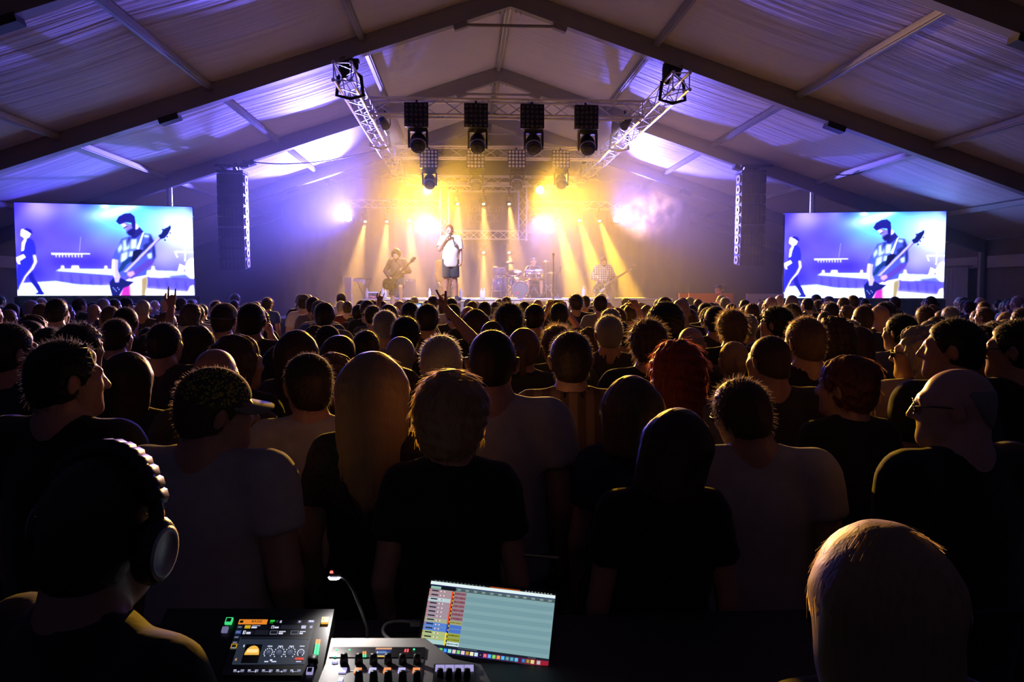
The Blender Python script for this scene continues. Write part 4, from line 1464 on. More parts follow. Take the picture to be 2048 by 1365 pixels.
def shirt_mesh(key, build='m', P=None, sleeve=.55, hem=.86, loose=.016, fine=.017, collar=False, neck=1.0, long=False, vest=False):
    if key in BODY_CACHE: return BODY_CACHE[key]
    b = BUILD[build]
    P = P or default_pose(b)
    tz = P.get('torso', lambda z, y=0.0, x=0.0: Vector((x, y, z)))
    allp = [P[k + n] for k in ('sh', 'el', 'wr') for n in 'lr'] + [tz(hem), tz(1.5)]
    X = np.arange(min(p.x for p in allp) - .16, max(p.x for p in allp) + .16, fine)
    Y = np.arange(min(min(p.y for p in allp), 0) - .22, max(max(p.y for p in allp), 0) + .22, fine)
    Z = np.arange(hem - .03, max(p.z for p in allp) + .16, fine)
    F = Field(X, Y, Z)
    o = loose
    nb = tz(1.45, -.025)
    F.add(('ell', tuple(tz(1.27, 0)), (b['sw'] * .93 + o, b['ch'] + o, .21), None), .04)
    F.add(('ell', tuple(tz(1.08, .01)), (max(b['bw'], b['sw'] * .86) + o, b['bd'] + o, .22), None), .07)
    F.add(('ell', tuple(tz(.93, 0)), (b['hw'] + o + .006, .122 + o, .17), None), .07)
    F.add(('ell', tuple(tz(.88, 0)), (b['hw'] + o + .004, .12 + o, .16), None), .05)
    if hem < .8:
        F.add(('ell', tuple(tz(max(hem + .06, .7), 0)), (b['hw'] + o + .012, .13 + o, .3), None), .04)
        if hem < .6:
            F.add(('ell', tuple(tz(hem, 0)), (b['hw'] + o + .012, .13 + o, .3), None), .04)
    for s, n in ((-1, 'l'), (1, 'r')):
        sh, el, wr = arm_pts(P, n)
        F.add(('cone', tuple(nb + Vector((0, 0, .02))), tuple(sh + Vector((-s * .02, 0, 0))), .048 + o * .6, .052 + o * .7), .05)
        if vest:
            continue
        e = sh.lerp(el, sleeve)
        F.add(('cone', tuple(sh), tuple(sh.lerp(el, .2)), b['sh'] + o * .7, b['sh'] + o * .8), .04)
        if long:
            F.add(('cone', tuple(sh), tuple(el), b['sh'] + o * .8, b['sh'] * .8 + o * .8), .03)
            w2 = el.lerp(wr, sleeve)
            F.add(('cyl', tuple(el), tuple(w2), b['sh'] * .78 + o, .04 + o * .8), .02)
        else:
            F.add(('cyl', tuple(sh), tuple(e), b['sh'] + o * .8, b['sh'] * .92 + o * 1.4), .02)
    F.keep(tuple(tz(hem)), tz(1.3) - tz(hem))
    F.sub(('cone', tuple(tz(1.53, -.015)), tuple(tz(1.62, -.02)), (b['nk'] + .012) * neck, .1), .01)
    F.sub(('ell', tuple(tz(1.50, .07)), (.055 * neck, .05, .045), None), .015)
    if collar:
        F.add(('cyl', tuple(tz(1.455, -.022)), tuple(tz(1.515, -.028)), b['nk'] + .028, b['nk'] + .014), .008)
        F.sub(('cyl', tuple(tz(1.44, -.022)), tuple(tz(1.56, -.03)), b['nk'] + .012, b['nk'] + .004), .004)
        F.sub(('ell', tuple(tz(1.49, .06)), (.03, .06, .06), None), .006)
    V, Q = F.mesh()
    V = smooth_verts(V, Q, 2, .5)
    sd = len(BODY_CACHE)
    nrm = V - np.stack([np.zeros(len(V)), np.zeros(len(V)), V[:, 2]], 1)
    nrm /= np.maximum(np.linalg.norm(nrm, axis=1), 1e-6)[:, None]
    V = V + nrm * folds(V, .006, sd)[:, None]
    me = new_mesh('shirt', V, Q, (SKIN,), True)
    BODY_CACHE[key] = me
    return me

def trousers_mesh(key, build='m', P=None, short=False, fine=.024, loose=.014):
    if key in BODY_CACHE: return BODY_CACHE[key]
    b = BUILD[build]
    P = P or default_pose(b)
    tz = P.get('torso', lambda z, y=0.0, x=0.0: Vector((x, y, z)))
    allp = [P[k + n] for k in ('hp', 'kn', 'an') for n in 'lr'] + [tz(.98)]
    X = np.arange(min(p.x for p in allp) - .18, max(p.x for p in allp) + .18, fine)
    Y = np.arange(min(p.y for p in allp) - .22, max(p.y for p in allp) + .22, fine)
    Z = np.arange(max(.05, min(p.z for p in allp) - .1), tz(1.08).z, fine)
    F = Field(X, Y, Z)
    o = loose
    F.add(('ell', tuple(tz(.95, 0)), (b['hw'] + o * .5, .12 + o * .5, .15), None), .03)
    for s, n in ((-1, 'l'), (1, 'r')):
        hp, kn, an = P['hp' + n], P['kn' + n], P['an' + n]
        tk = 1.0 if build != 'b' else 1.12
        if short:
            e = hp.lerp(kn, .93)
            F.add(('cyl', tuple(hp + Vector((0, 0, .03))), tuple(e), .098 * tk + o, .092 * tk + o), .03)
        else:
            F.add(('cone', tuple(hp), tuple(kn), .09 * tk + o, .062 * tk + o), .03)
            F.add(('cyl', tuple(kn), tuple(an + (an - kn) * .06), .064 * tk + o, .058 + o), .03)
    F.keep(tuple(tz(1.0)), tz(.5) - tz(1.0))
    V, Q = F.mesh()
    V = smooth_verts(V, Q, 1, .5)
    me = new_mesh('trousers', V, Q, (SKIN,), True)
    BODY_CACHE[key] = me
    return me

def shoe_mesh(P=None, key='shoes', b='m'):
    if key in BODY_CACHE: return BODY_CACHE[key]
    P = P or default_pose(BUILD[b])
    V, Q = [], []
    for n in 'lr':
        an, to = P['an' + n], P['to' + n]
        lo, hi = np.minimum(an, to) - .07, np.maximum(an, to) + .09
        F = Field(*[np.arange(lo[i], hi[i], .014) for i in range(3)])
        d = (to - an)
        d.z = 0
        d.normalize()
        base = Vector((an.x, an.y, to.z))
        F.add(('cone', tuple(base - d * .03 + Vector((0, 0, .012))), tuple(to + d * .03), .046, .042), .02)
        F.add(('cone', tuple(an + Vector((0, 0, .0))), tuple(base), .05, .046), .03)
        F.keep((0, 0, to.z - .035), (0, 0, 1))
        v, q = F.mesh()
        Q.append(q + (len(V[0]) if V else 0))
        V.append(v)
    me = new_mesh('shoes', np.concatenate(V), np.concatenate(Q), (SKIN,), True)
    BODY_CACHE[key] = me
    return me

# ---- hair, in head coordinates
HAIR_CACHE = {}
HAIR_SPEC = {
    # style: (thickness, noise amp, noise freq, nape z, strands, strand length, strand spread)
    'buzz':   (.005, .0006, 120, -.085, 1500, .008, .9),
    'short':  (.011, .0012, 90, -.09, 2200, .015, .9),
    'crop':   (.014, .0025, 70, -.092, 2400, .02, .9),
    'messy':  (.020, .0060, 55, -.095, 2400, .03, 1.0),
    'afro':   (.055, .0050, 60, -.085, 2000, .016, 1.2),
    'curly':  (.030, .0090, 50, -.12, 1800, .03, 1.0),
    'bob':    (.019, .0015, 60, -.15, 3600, .045, .25),
    'long':   (.018, .0018, 50, -.34, 5000, .055, .22),
    'wavy':   (.024, .0070, 40, -.34, 3200, .05, .7),
    'pony':   (.012, .0012, 80, -.09, 900, .02, .6),
    'updo':   (.024, .0060, 55, -.085, 4000, .035, .8),
    'fringe': (.003, .0004, 120, -.05, 250, .005, .8),
    'receding': (.007, .001, 100, -.085, 500, .01, .8),
    'red_curls': (.026, .0100, 45, -.30, 3600, .05, 1.0),
}

def hair_mesh(style, lod=0, seed=0):
    key = (style, lod, seed)
    if key in HAIR_CACHE: return HAIR_CACHE[key]
    t, na, nf, nape, ns, sl, spread = HAIR_SPEC[style]
    st_ = (.0065, .010)[lod] if nape > -.2 else (.009, .014)[lod]
    ex = t + .03
    F = Field(np.arange(-.1 - ex, .1 + ex, st_), np.arange(-.17 - ex, .12 + ex, st_), np.arange(min(nape, -.1) - .04, .13 + ex, st_))
    F.add(('ell', (0, -.016, .033), (.0755 + t, .096 + t, .084 + t), None), .01)
    if style in ('long', 'wavy', 'bob', 'red_curls', 'curly'):
        w_ = {'long': .062, 'wavy': .07, 'bob': .06, 'red_curls': .075, 'curly': .075}[style]
        for s in (-1, 1):
            F.add(('cone', (s * .045, -.03, .02), (s * w_, -.055, nape), .05 + t, .035 + t * .6), .03)
        F.add(('cone', (0, -.055, .0), (0, -.085, nape), .06 + t, .035 + t), .03)
        for s in (-1, 1):
            F.add(('cone', (s * .07, .02, .02), (s * .078, .015, max(nape, -.2)), .014 + t * .6, .012 + t * .5), .02)
        F.keep((0, .05, .06), (0, -.8, .35 if style != 'bob' else .3))
        F.keep((0, 0, nape), (0, 0, 1), .02)
    else:
        F.add(('ell', (0, -.045, -.028), (.062 + t * .8, .062 + t, .074), None), .03)
        if style == 'updo':
            F.add(('ell', (.02, -.085, .075), (.055, .05, .045), None), .02)
            F.add(('ell', (-.03, -.09, .03), (.05, .045, .05), None), .02)
        hl = {'receding': .035, 'fringe': -.02}.get(style, .078)
        F.keep((0, hl, .072), (0, -.095, .055))
        F.keep((0, 0, nape), (0, -.25, 1))
        if style == 'fringe':
            F.sub(('ell', (0, -.02, .12), (.14, .16, .075), None), .005)
        if style not in ('afro',):
            for s in (-1, 1):
                F.sub(('ell', (s * .088, .002, -.012), (.026, .027, .036), None), .008)
        if style == 'pony':
            F.add(('cone', (0, -.11, .04), (0, -.15, .0), .024, .03), .012)
            F.add(('cone', (0, -.15, .0), (.01, -.135, -.16), .03, .014), .02)
    F.sub(('ell', (0, .045, -.05), (.062, .08, .1), None), .01) if style not in ('afro', 'updo') else None
    if na: F.noise(na, nf, seed + 3)
    V, Q = F.mesh()
    V = smooth_verts(V, Q, 1, .4)
    # loose strands that stand off the surface
    r = np.random.default_rng(seed + 11)
    if lod: ns = ns // 3
    me0 = new_mesh('tmp', V, Q, (), True)
    nr = np.zeros(len(V) * 3, np.float32)
    me0.vertex_normals.foreach_get('vector', nr)
    N = nr.reshape(-1, 3)
    bpy.data.meshes.remove(me0)
    pick = r.integers(0, len(V), ns)
    p0, n0 = V[pick], N[pick]
    ok = n0[:, 1] < .75
    p0, n0 = p0[ok], n0[ok]
    k = len(p0)
    dn = np.array([0, 0, -1.0]) - n0 * (-n0[:, 2:3])
    rd = r.normal(size=(k, 3))
    L = sl * r.uniform(.4, 1.3, k)[:, None]
    comb = np.stack([np.sign(p0[:, 0]) * .55, np.full(k, -.45), np.full(k, -.25)], 1)
    comb = comb - n0 * (comb * n0).sum(1)[:, None]
    tang = dn + comb * np.maximum(n0[:, 2:3], 0) * 1.5
    tang /= np.maximum(np.linalg.norm(tang, axis=1), 1e-6)[:, None]
    d = n0 * (.16 * spread ** 1.5 + .02) + tang * .95 + rd * .2 * spread
    dn = tang
    if style in ('afro', 'messy', 'crop', 'short', 'buzz'):
        d = n0 * .8 + rd * .4 * spread + dn * .1
    d /= np.linalg.norm(d, axis=1)[:, None]
    p0 = p0 - n0 * .002
    p1 = p0 + d * L * .55
    p2 = p1 + (d * .8 + dn * .35 + rd * .1 * spread) * L * .5
    if style not in ('afro', 'messy', 'crop', 'short', 'buzz'):
        p1 = p1 - n0 * (L * .55) ** 2 / .15
        p2 = p2 - n0 * L ** 2 / .15
    sd = np.cross(d, rd)
    sd /= np.maximum(np.linalg.norm(sd, axis=1), 1e-6)[:, None]
    wd = (.0007 if lod == 0 else .0016)
    SV = np.concatenate([p0 - sd * wd, p0 + sd * wd, p1 + sd * wd * .8, p1 - sd * wd * .8, p2 + sd * wd * .3, p2 - sd * wd * .3])
    a = np.arange(k)
    SQ = np.concatenate([np.stack([a, a + k, a + 2 * k, a + 3 * k], 1), np.stack([a + 3 * k, a + 2 * k, a + 4 * k, a + 5 * k], 1)])
    Vt = np.concatenate([V, SV])
    Qt = np.concatenate([Q, SQ + len(V)])
    mi = np.concatenate([np.zeros(len(Q)), np.ones(len(SQ))])
    me = new_mesh('hair', Vt, Qt, (SKIN, SKIN), True, mi)
    HAIR_CACHE[key] = me
    return me

def cap_mesh(kind):
    """(crown, brim) meshes in head coordinates; brim forward"""
    k = ('cap', kind)
    if k in HAIR_CACHE: return HAIR_CACHE[k]
    F = Field(np.arange(-.12, .12, .007), np.arange(-.15, .2, .007), np.arange(-.03, .17, .007))
    F.add(('ell', (0, -.014, .04), (.088, .108, .092), None), .01)
    F.keep((0, 0, .03), (0, -.12, 1))
    F.sub(('ell', (0, -.016, .03), (.08, .1, .086), None), .004)
    V, Q = F.mesh()
    crown = new_mesh('crown', smooth_verts(V, Q, 1), Q, (SKIN,), True)
    v, n = [], 14
    for sgn in (0, .004):
        for rr in (0, 1):
            for q in range(n + 1):
                a = PI * (q / n) + 0
                x, y = math.cos(a), math.sin(a)
                ln = (0 if rr == 0 else .07 * math.sin(a) ** .6)
                v.append((x * .082, .03 + y * .062 + ln, .032 - .25 * ln * .6 - abs(x) ** 2 * .014 * rr - sgn))
    f = []
    m_ = n + 1
    for q in range(n):
        f.append((q, q + 1, m_ + q + 1, m_ + q))
        f.append((2 * m_ + q, 3 * m_ + q, 3 * m_ + q + 1, 2 * m_ + q + 1))
        f.append((m_ + q, m_ + q + 1, 3 * m_ + q + 1, 3 * m_ + q))
    brim = new_mesh('brim', v, f, (SKIN,), True)
    HAIR_CACHE[k] = (crown, brim)
    return HAIR_CACHE[k]

# ---- materials
def skin_mat(name, col):
    m = bpy.data.materials.new(name)
    m.use_nodes = True
    nt = m.node_tree
    b = nt.nodes['Principled BSDF']
    tc = nt.nodes.new('ShaderNodeTexCoord')
    nz = nt.nodes.new('ShaderNodeTexNoise')
    nz.inputs['Scale'].default_value = 40
    nt.links.new(tc.outputs['Object'], nz.inputs['Vector'])
    mx = nt.nodes.new('ShaderNodeMix')
    mx.data_type = 'RGBA'
    mx.inputs['A'].default_value = (*[c * .9 for c in col], 1)
    mx.inputs['B'].default_value = (*[min(1, c * 1.1) for c in col], 1)
    nt.links.new(nz.outputs['Fac'], mx.inputs['Factor'])
    nt.links.new(mx.outputs['Result'], b.inputs['Base Color'])
    b.inputs['Roughness'].default_value = .42
    return m

SKIN = skin_mat('fair skin', (.46, .27, .20))
SKINS = [SKIN, skin_mat('tanned skin', (.36, .20, .135)), skin_mat('pale skin', (.55, .36, .29))]

def hair_mat(name, col, strand=False):
    k = name + (' strands' if strand else '')
    if k in MATS: return MATS[k]
    m = bpy.data.materials.new(k)
    m.use_nodes = True
    nt = m.node_tree
    b = nt.nodes['Principled BSDF']
    tc = nt.nodes.new('ShaderNodeTexCoord')
    mp = nt.nodes.new('ShaderNodeMapping')
    mp.inputs['Scale'].default_value = (1, 1, .08)
    nz = nt.nodes.new('ShaderNodeTexNoise')
    nz.inputs['Scale'].default_value = 150
    nt.links.new(tc.outputs['Object'], mp.inputs['Vector'])
    nt.links.new(mp.outputs['Vector'], nz.inputs['Vector'])
    mx = nt.nodes.new('ShaderNodeMix')
    mx.data_type = 'RGBA'
    mx.inputs['A'].default_value = (*[c * .75 for c in col], 1)
    mx.inputs['B'].default_value = (*[min(1, c * 1.2) for c in col], 1)
    nt.links.new(nz.outputs['Fac'], mx.inputs['Factor'])
    nt.links.new(mx.outputs['Result'], b.inputs['Base Color'])
    b.inputs['Roughness'].default_value = .55
    b.inputs['Specular IOR Level'].default_value = .4
    if strand:
        tr = nt.nodes.new('ShaderNodeBsdfTranslucent')
        tr.inputs['Color'].default_value = (*[min(1, c * 2.2 + .12) for c in col], 1)
        ms = nt.nodes.new('ShaderNodeMixShader')
        ms.inputs['Fac'].default_value = .6
        nt.links.new(b.outputs['BSDF'], ms.inputs[1])
        nt.links.new(tr.outputs['BSDF'], ms.inputs[2])
        nt.links.new(ms.outputs['Shader'], nt.nodes['Material Output'].inputs['Surface'])
    else:
        bp = nt.nodes.new('ShaderNodeBump')
        bp.inputs['Strength'].default_value = .2
        bp.inputs['Distance'].default_value = .003
        nt.links.new(nz.outputs['Fac'], bp.inputs['Height'])
        nt.links.new(bp.outputs['Normal'], b.inputs['Normal'])
    MATS[k] = m
    return m

HAIRC = {'black': (.012, .010, .010), 'dark brown': (.035, .022, .015), 'brown': (.075, .045, .025), 'light brown': (.14, .09, .05),
         'blonde': (.36, .25, .12), 'grey': (.26, .25, .25), 'white': (.52, .50, .48), 'red': (.20, .025, .012), 'auburn': (.13, .04, .02)}
CLOTH = {'black': (.012, .012, .013), 'charcoal': (.04, .04, .043), 'navy': (.02, .025, .06), 'grey': (.20, .20, .21), 'light grey': (.42, .42, .42), 'white': (.68, .67, .65),
         'maroon': (.12, .02, .02), 'olive': (.07, .08, .035), 'red': (.36, .03, .03), 'blue': (.05, .10, .26), 'beige': (.38, .32, .24), 'denim': (.05, .07, .13)}

def cloth_mat(c):
    return mat('cloth ' + c, CLOTH[c], .9, var=.18, scale=25, sheen=.15, bump=.1)

def setmat(o, *ms):
    for i, m in enumerate(ms):
        o.material_slots[i].link = 'OBJECT'
        o.material_slots[i].material = m

def make_person(loc, rz, label, group=None, build='m', height=1.75, hair='short', hairc='dark brown', shirt='black', pants='denim', skin=0, H=None, hkey='0', P=None, pkey='std',
                lod=0, shirt_kw=None, short=False, shirt_mat=None, shoes=False, cap=None, wide=1.0, seed=0, hs=1.0, pants_mat=None, pants_on=True):
    H = H or head_matrix()
    fine = (.009, .02) if lod == 0 else (.013, .026)
    if lod == 2: fine = (.008, .0175)
    me = body_mesh(('body', build, hkey, pkey, lod), build, H, P, fine, build == 'f')
    s = height / 1.75
    Mr = T(Vector(loc)) @ Matrix.Rotation(rz, 4, 'Z') @ Matrix.Diagonal((s * wide, s * wide, s, 1))
    o = obj('person', me, None, Mr, label=label, cat='person', group=group)
    setmat(o, SKINS[skin])
    kw = shirt_kw or {}
    sm = shirt_mesh(('shirt', build, pkey, lod, str(sorted(kw.items()))), build, P, fine=(.018, .025, .0155)[lod], **kw)
    c = obj('shirt', sm, o, Mr)
    setmat(c, shirt_mat or cloth_mat(shirt))
    if pants_on:
        pm = trousers_mesh(('trousers', build, pkey, lod, short), build, P, short, (.024, .03, .017)[lod])
        c = obj('shorts' if short else 'trousers', pm, o, Mr)
        setmat(c, pants_mat or cloth_mat(pants))
    if shoes:
        c = obj('shoes', shoe_mesh(P, 'shoes' + pkey, build), o, Mr)
        setmat(c, cloth_mat('charcoal'))
    Mh = Mr @ H @ Matrix.Scale(hs, 4)
    if hair:
        hm = hair_mesh(hair, 1 if lod == 1 else 0, seed)
        c = obj('hair', hm, o, Mh)
        setmat(c, hair_mat(hairc + ' hair', HAIRC[hairc]), hair_mat(hairc + ' hair', HAIRC[hairc], True))
    if cap:
        crown, brim = cap_mesh('cap')
        yaw = cap.get('yaw', 0)
        Mc = Mh @ Matrix.Rotation(R(yaw), 4, 'Z')
        k = obj('cap', crown, o, Mc)
        setmat(k, cap['mat'])
        bb_ = obj('brim', brim, k, Mc)
        setmat(bb_, cap.get('brim', cap['mat']))
    return o, Mr, Mr @ H
# ================================================================== cloth patterns
def pattern_mat(name, cols, kind, scale):
    m = bpy.data.materials.new(name)
    m.use_nodes = True
    nt = m.node_tree
    b = nt.nodes['Principled BSDF']
    b.inputs['Roughness'].default_value = .9
    tc = nt.nodes.new('ShaderNodeTexCoord')
    def wave(direction, sc):
        w_ = nt.nodes.new('ShaderNodeTexWave')
        w_.bands_direction = direction
        w_.inputs['Scale'].default_value = sc
        w_.inputs['Distortion'].default_value = .3
        nt.links.new(tc.outputs['Object'], w_.inputs['Vector'])
        r = nt.nodes.new('ShaderNodeMath')
        r.operation = 'GREATER_THAN'
        r.inputs[1].default_value = .5
        nt.links.new(w_.outputs['Fac'], r.inputs[0])
        return r.outputs['Value']
    mx = nt.nodes.new('ShaderNodeMix')
    mx.data_type = 'RGBA'
    mx.inputs['A'].default_value = (*cols[0], 1)
    mx.inputs['B'].default_value = (*cols[1], 1)
    if kind == 'stripe':
        nt.links.new(wave('X', scale), mx.inputs['Factor'])
    elif kind == 'plaid':
        ad = nt.nodes.new('ShaderNodeMath')
        ad.operation = 'ADD'
        nt.links.new(wave('X', scale), ad.inputs[0])
        nt.links.new(wave('Z', scale), ad.inputs[1])
        hf = nt.nodes.new('ShaderNodeMath')
        hf.operation = 'MULTIPLY'
        hf.inputs[1].default_value = .5
        nt.links.new(ad.outputs['Value'], hf.inputs[0])
        nt.links.new(hf.outputs['Value'], mx.inputs['Factor'])
    else:
        vo = nt.nodes.new('ShaderNodeTexVoronoi')
        vo.inputs['Scale'].default_value = scale
        nt.links.new(tc.outputs['Object'], vo.inputs['Vector'])
        r = nt.nodes.new('ShaderNodeMath')
        r.operation = 'GREATER_THAN'
        r.inputs[1].default_value = .42
        nt.links.new(vo.outputs['Distance'], r.inputs[0])
        nt.links.new(r.outputs['Value'], mx.inputs['Factor'])
    nt.links.new(mx.outputs['Result'], b.inputs['Base Color'])
    MATS[name] = m
    return m
M_mesh_cap = pattern_mat('yellow dotted cap mesh', ((.40, .38, .06), (.05, .05, .03)), 'dots', 110)
M_capgrey = mat('grey green cap cloth', (.20, .24, .21), .85, var=.1, scale=20)
M_striped = pattern_mat('brown striped shirt', ((.20, .13, .09), (.09, .055, .04)), 'stripe', 4.5)
M_plaid = pattern_mat('white and olive plaid', ((.75, .72, .66), (.24, .20, .08)), 'plaid', 5.0)
M_floral = pattern_mat('dark dotted dress', ((.02, .02, .022), (.035, .035, .04)), 'dots', 60)
M_capblk = mat('black cap cloth', (.015, .015, .017), .85, var=.2, scale=20)
M_capdk = mat('faded grey cap cloth', (.12, .12, .12), .85, var=.2, scale=20)

# ================================================================== the band
def face_parts(o, MH, hairc='dark brown', beard=None):
    """eyes and brows, and a beard where there is one"""
    em = mat('eye white', (.75, .74, .72), .25, var=.03)
    im = mat('eye iris', (.03, .02, .015), .2, var=.1)
    for s in (-1, 1):
        c = MH @ T(s * .032, .084, .009)
        e = MB().lathe([(0, -.0115)] + [(.0115 * math.cos(a), .0115 * math.sin(a)) for a in np.linspace(-1.3, 1.3, 7)] + [(0, .0115)], 10).build('eye', em, o, True, M=c)
        MB().lathe([(.0055, 0), (.0045, .0015), (0, .002)], 8, T(0, .0108, 0) @ Matrix.Rotation(R(-90), 4, 'X')).build('iris', im, e, True, M=c)
        MB().tube([(s * .018, .096, .027), (s * .033, .0965, .031), (s * .047, .085, .026)], [.003, .004, .002], 6).build('eyebrow', hair_mat(hairc + ' hair', HAIRC[hairc]), o, True, M=MH)
    if beard:
        F = Field(np.arange(-.09, .09, .007), np.arange(-.03, .13, .007), np.arange(-.15, .01, .007))
        F.add(('ell', (0, .036, -.06), (.066, .064, .066), None), .01)
        F.add(('cone', (0, .075, -.1), (0, .07, -.12), .028, .02), .02)
        F.keep((0, 0, -.038), (0, -.35, -1))
        F.keep((0, .015, 0), (0, 1, 0))
        F.sub(('cone', (-.02, .11, -.06), (.02, .11, -.06), .016, .016), .004)
        F.noise(.002, 90, 5)
        V, Q = F.mesh()
        obj('beard', new_mesh('beard', V, Q, (hair_mat(hairc + ' hair', HAIRC[hairc]),), True), o, MH)

BACK = PI
P0 = lambda b='m': default_pose(BUILD[b])

# singer
P = P0('b')
P.update(shr=Vector((.19, -.005, 1.412)), elr=Vector((.285, .07, 1.17)), wrr=Vector((.105, .18, 1.435)), hdr=(Vector((-.45, .25, .85)).normalized(), Vector((-.6, -.6, .3)), .95),
         wrl=Vector((-.255, .08, .885)), hdl=(Vector((.1, .2, -1)).normalized(), Vector((1, .1, 0)), 1.0),
         anl=Vector((-.15, .0, .085)), anr=Vector((.13, -.02, .085)), tol=Vector((-.2, .16, .035)), tor=Vector((.16, .17, .035)))
sl = Vector((SINGER_C.x, 19.62, SINGER_C.z))
sh_ = (at(901, 449, 19.6).z - sl.z) / 1.745 * 1.75
HS = head_matrix(-22, 4, 4)
singer, Ms, MhS = make_person(sl, BACK + R(6), 'singer in white oversized T-shirt and dark shorts singing into a microphone', build='b', height=sh_, hair='crop', hairc='auburn', shirt='white', pants='charcoal',
                              H=HS, hkey='singer', P=P, pkey='singer', lod=2, shirt_kw=dict(hem=.77, loose=.022, sleeve=.8), short=True, wide=.92, shoes=True)
face_parts(singer, MhS, 'auburn', True)
bdg = block('chest_badge', (0, 0, 0), (.055, .012, .08), M_ink, singer)
bdg.matrix_basis = Matrix.Translation((-.1, .168, 1.30)) @ Matrix.Diagonal((.05, .02, .08, 1))
mc = Ms @ Vector((.035, .225, 1.53))
r = empty('microphone', tuple(mc), label='handheld microphone at the mouth of the singer', cat='microphone')
Mm = T(mc) @ (Ms.to_3x3().normalized() @ Euler((R(35), R(10), 0)).to_matrix()).to_4x4()
MB().lathe([(.012, -.15), (.016, -.02), (.018, 0)], 12, Mm).build('handle', M_black, r, True)
MB().lathe([(.018, 0), (.026, .02), (.027, .035), (.02, .052), (0, .058)], 12, Mm).build('grille', M_plate, r, True)

# guitars: outline in the plane of the body, x along the neck
def guitar(name, Mg, label, body_m, neck_m, neck=.62, scale=1.0, bass=False, pick_m=None):
    r = empty(name, tuple(Mg.translation), label=label, cat='guitar')
    out = []
    for a in np.linspace(0, 2 * PI, 40, endpoint=False):
        x, y = math.cos(a), math.sin(a)
        rx = .21 if not bass else .24
        ry = .165 - .045 * math.exp(-((x - .25) / .3) ** 2)
        px_, py_ = x * rx, y * ry
        if x > .55:
            px_ += .07 * (x - .55) * (2.2 if abs(y) > .35 else -.3)
        out.append((px_, py_))
    b = MB().prism(out, -.022, .022).build('body', body_m, r, M=Mg)
    MB().prism([(.10, -.028), (.2 + neck, -.021), (.2 + neck, .021), (.10, .028)], .012, .034).build('neck', neck_m, r, M=Mg)
    x0 = .2 + neck
    MB().prism([(x0, -.024), (x0 + .05, -.04), (x0 + .17, -.032), (x0 + .2, 0), (x0 + .15, .04), (x0 + .04, .036), (x0, .024)], .006, .024).build('headstock', body_m if bass else M_blackp, r, M=Mg)
    n = 4 if bass else 6
    for k in range(n):
        s = -1 if k < n // 2 else 1
        q = k % (n // 2)
        MB().tube([(x0 + .04 + q * .05, s * .03, .015), (x0 + .045 + q * .05, s * .065, .015)], .011, 6).build('tuning_peg', M_chrome, r, M=Mg)
    for x in (-.01, .07):
        MB().box((x, 0, .026), (.02, .045, .006)).build('pickup', M_chrome if not bass else M_blackp, r, M=Mg)
    MB().box((-.12, 0, .027), (.015, .045, .008)).build('bridge', M_chrome, r, M=Mg)
    if pick_m:
        MB().prism([(.12, -.03), (.08, -.1), (-.05, -.12), (-.12, -.08), (-.02, -.05)], .022, .026).build('pickguard', pick_m, r, M=Mg)
    for k in range(3):
        MB().lathe([(.014, .022), (.012, .04), (0, .041)], 8, T(-.1 - .03 * k, -.085 + .02 * k, 0)).build('control_knob', M_chrome, r, M=Mg)
    for k in range(n):
        y = -.018 + .036 * k / (n - 1)
        MB().tube([(-.12, y, .04), (x0 + .02, y * .9, .037)], .0012, 4).build('string', M_chrome, r, M=Mg)
    return r

def guitar_matrix(c, tip, out):
    c, tip, out = Vector(c), Vector(tip), Vector(out)
    x = (tip - c).normalized()
    z = (out - x * out.dot(x)).normalized()
    y = z.cross(x)
    return basis(x, y, z, c)

# guitarist, left foot up on the step
P = P0('m')
P.update(elr=Vector((.325, -.03, 1.17)), wrr=Vector((.14, .23, .985)), hdr=(Vector((-.9, .1, -.35)).normalized(), Vector((0, -1, -.2)), .5),
         ell=Vector((-.335, .06, 1.16)), wrl=Vector((-.20, .285, 1.13)), hdl=(Vector((.35, .35, .8)).normalized(), Vector((.3, -.9, 0)), .9),
         knl=Vector((-.15, .33, .75)), anl=Vector((-.14, .24, .335)), tol=Vector((-.16, .4, .285)), knr=Vector((.13, .03, .5)), anr=Vector((.16, -.06, .085)), tor=Vector((.2, .11, .035)))
gl = Vector((at(795, 600, 21.2).x, 21.25, ZS))
gh = (at(795, 496, 21.2).z - ZS) / 1.77 * 1.75
HG = head_matrix(-6, -26, 4)
guit, Mg_, MhG = make_person(gl, BACK + R(-8), 'guitarist with dark curly hair in brown shirt and shorts, one foot up', height=gh, hair='afro', hairc='black', shirt='maroon', H=HG, hkey='guit', P=P, pkey='guit',
                             lod=2, shirt_kw=dict(hem=.82, long=True, sleeve=.85, collar=True, loose=.018), short=True, pants='navy', shoes=True, seed=4, hs=.96,
                             shirt_mat=mat('dark brown shirt cloth', (.10, .055, .055), .9, var=.15, scale=20))
face_parts(guit, MhG, 'black', True)
gc, gt = Mg_ @ Vector((.17, .2, .86)), Mg_ @ Vector((-.42, .36, 1.37))
Mgt = guitar_matrix(gc, gt, (Mg_.to_3x3() @ Vector((.1, 1, .12))))
guitar('electric_guitar', Mgt, 'dark electric guitar held by the guitarist, neck up to the right', mat('dark wood guitar lacquer', (.05, .035, .03), .25, var=.2, coat=.5), mat('rosewood neck', (.09, .05, .03), .5, var=.2))
MB().tube([Mgt @ Vector((-.2, 0, .03)), Mg_ @ Vector((.16, .05, 1.2)), Mg_ @ Vector((.02, .1, 1.43)), Mg_ @ Vector((-.1, .13, 1.3)), Mgt @ Vector((.2, .06, .03))], .014, 6).build('guitar_strap', M_blackp, None, True, label='black guitar strap over the shoulder of the guitarist', cat='strap')

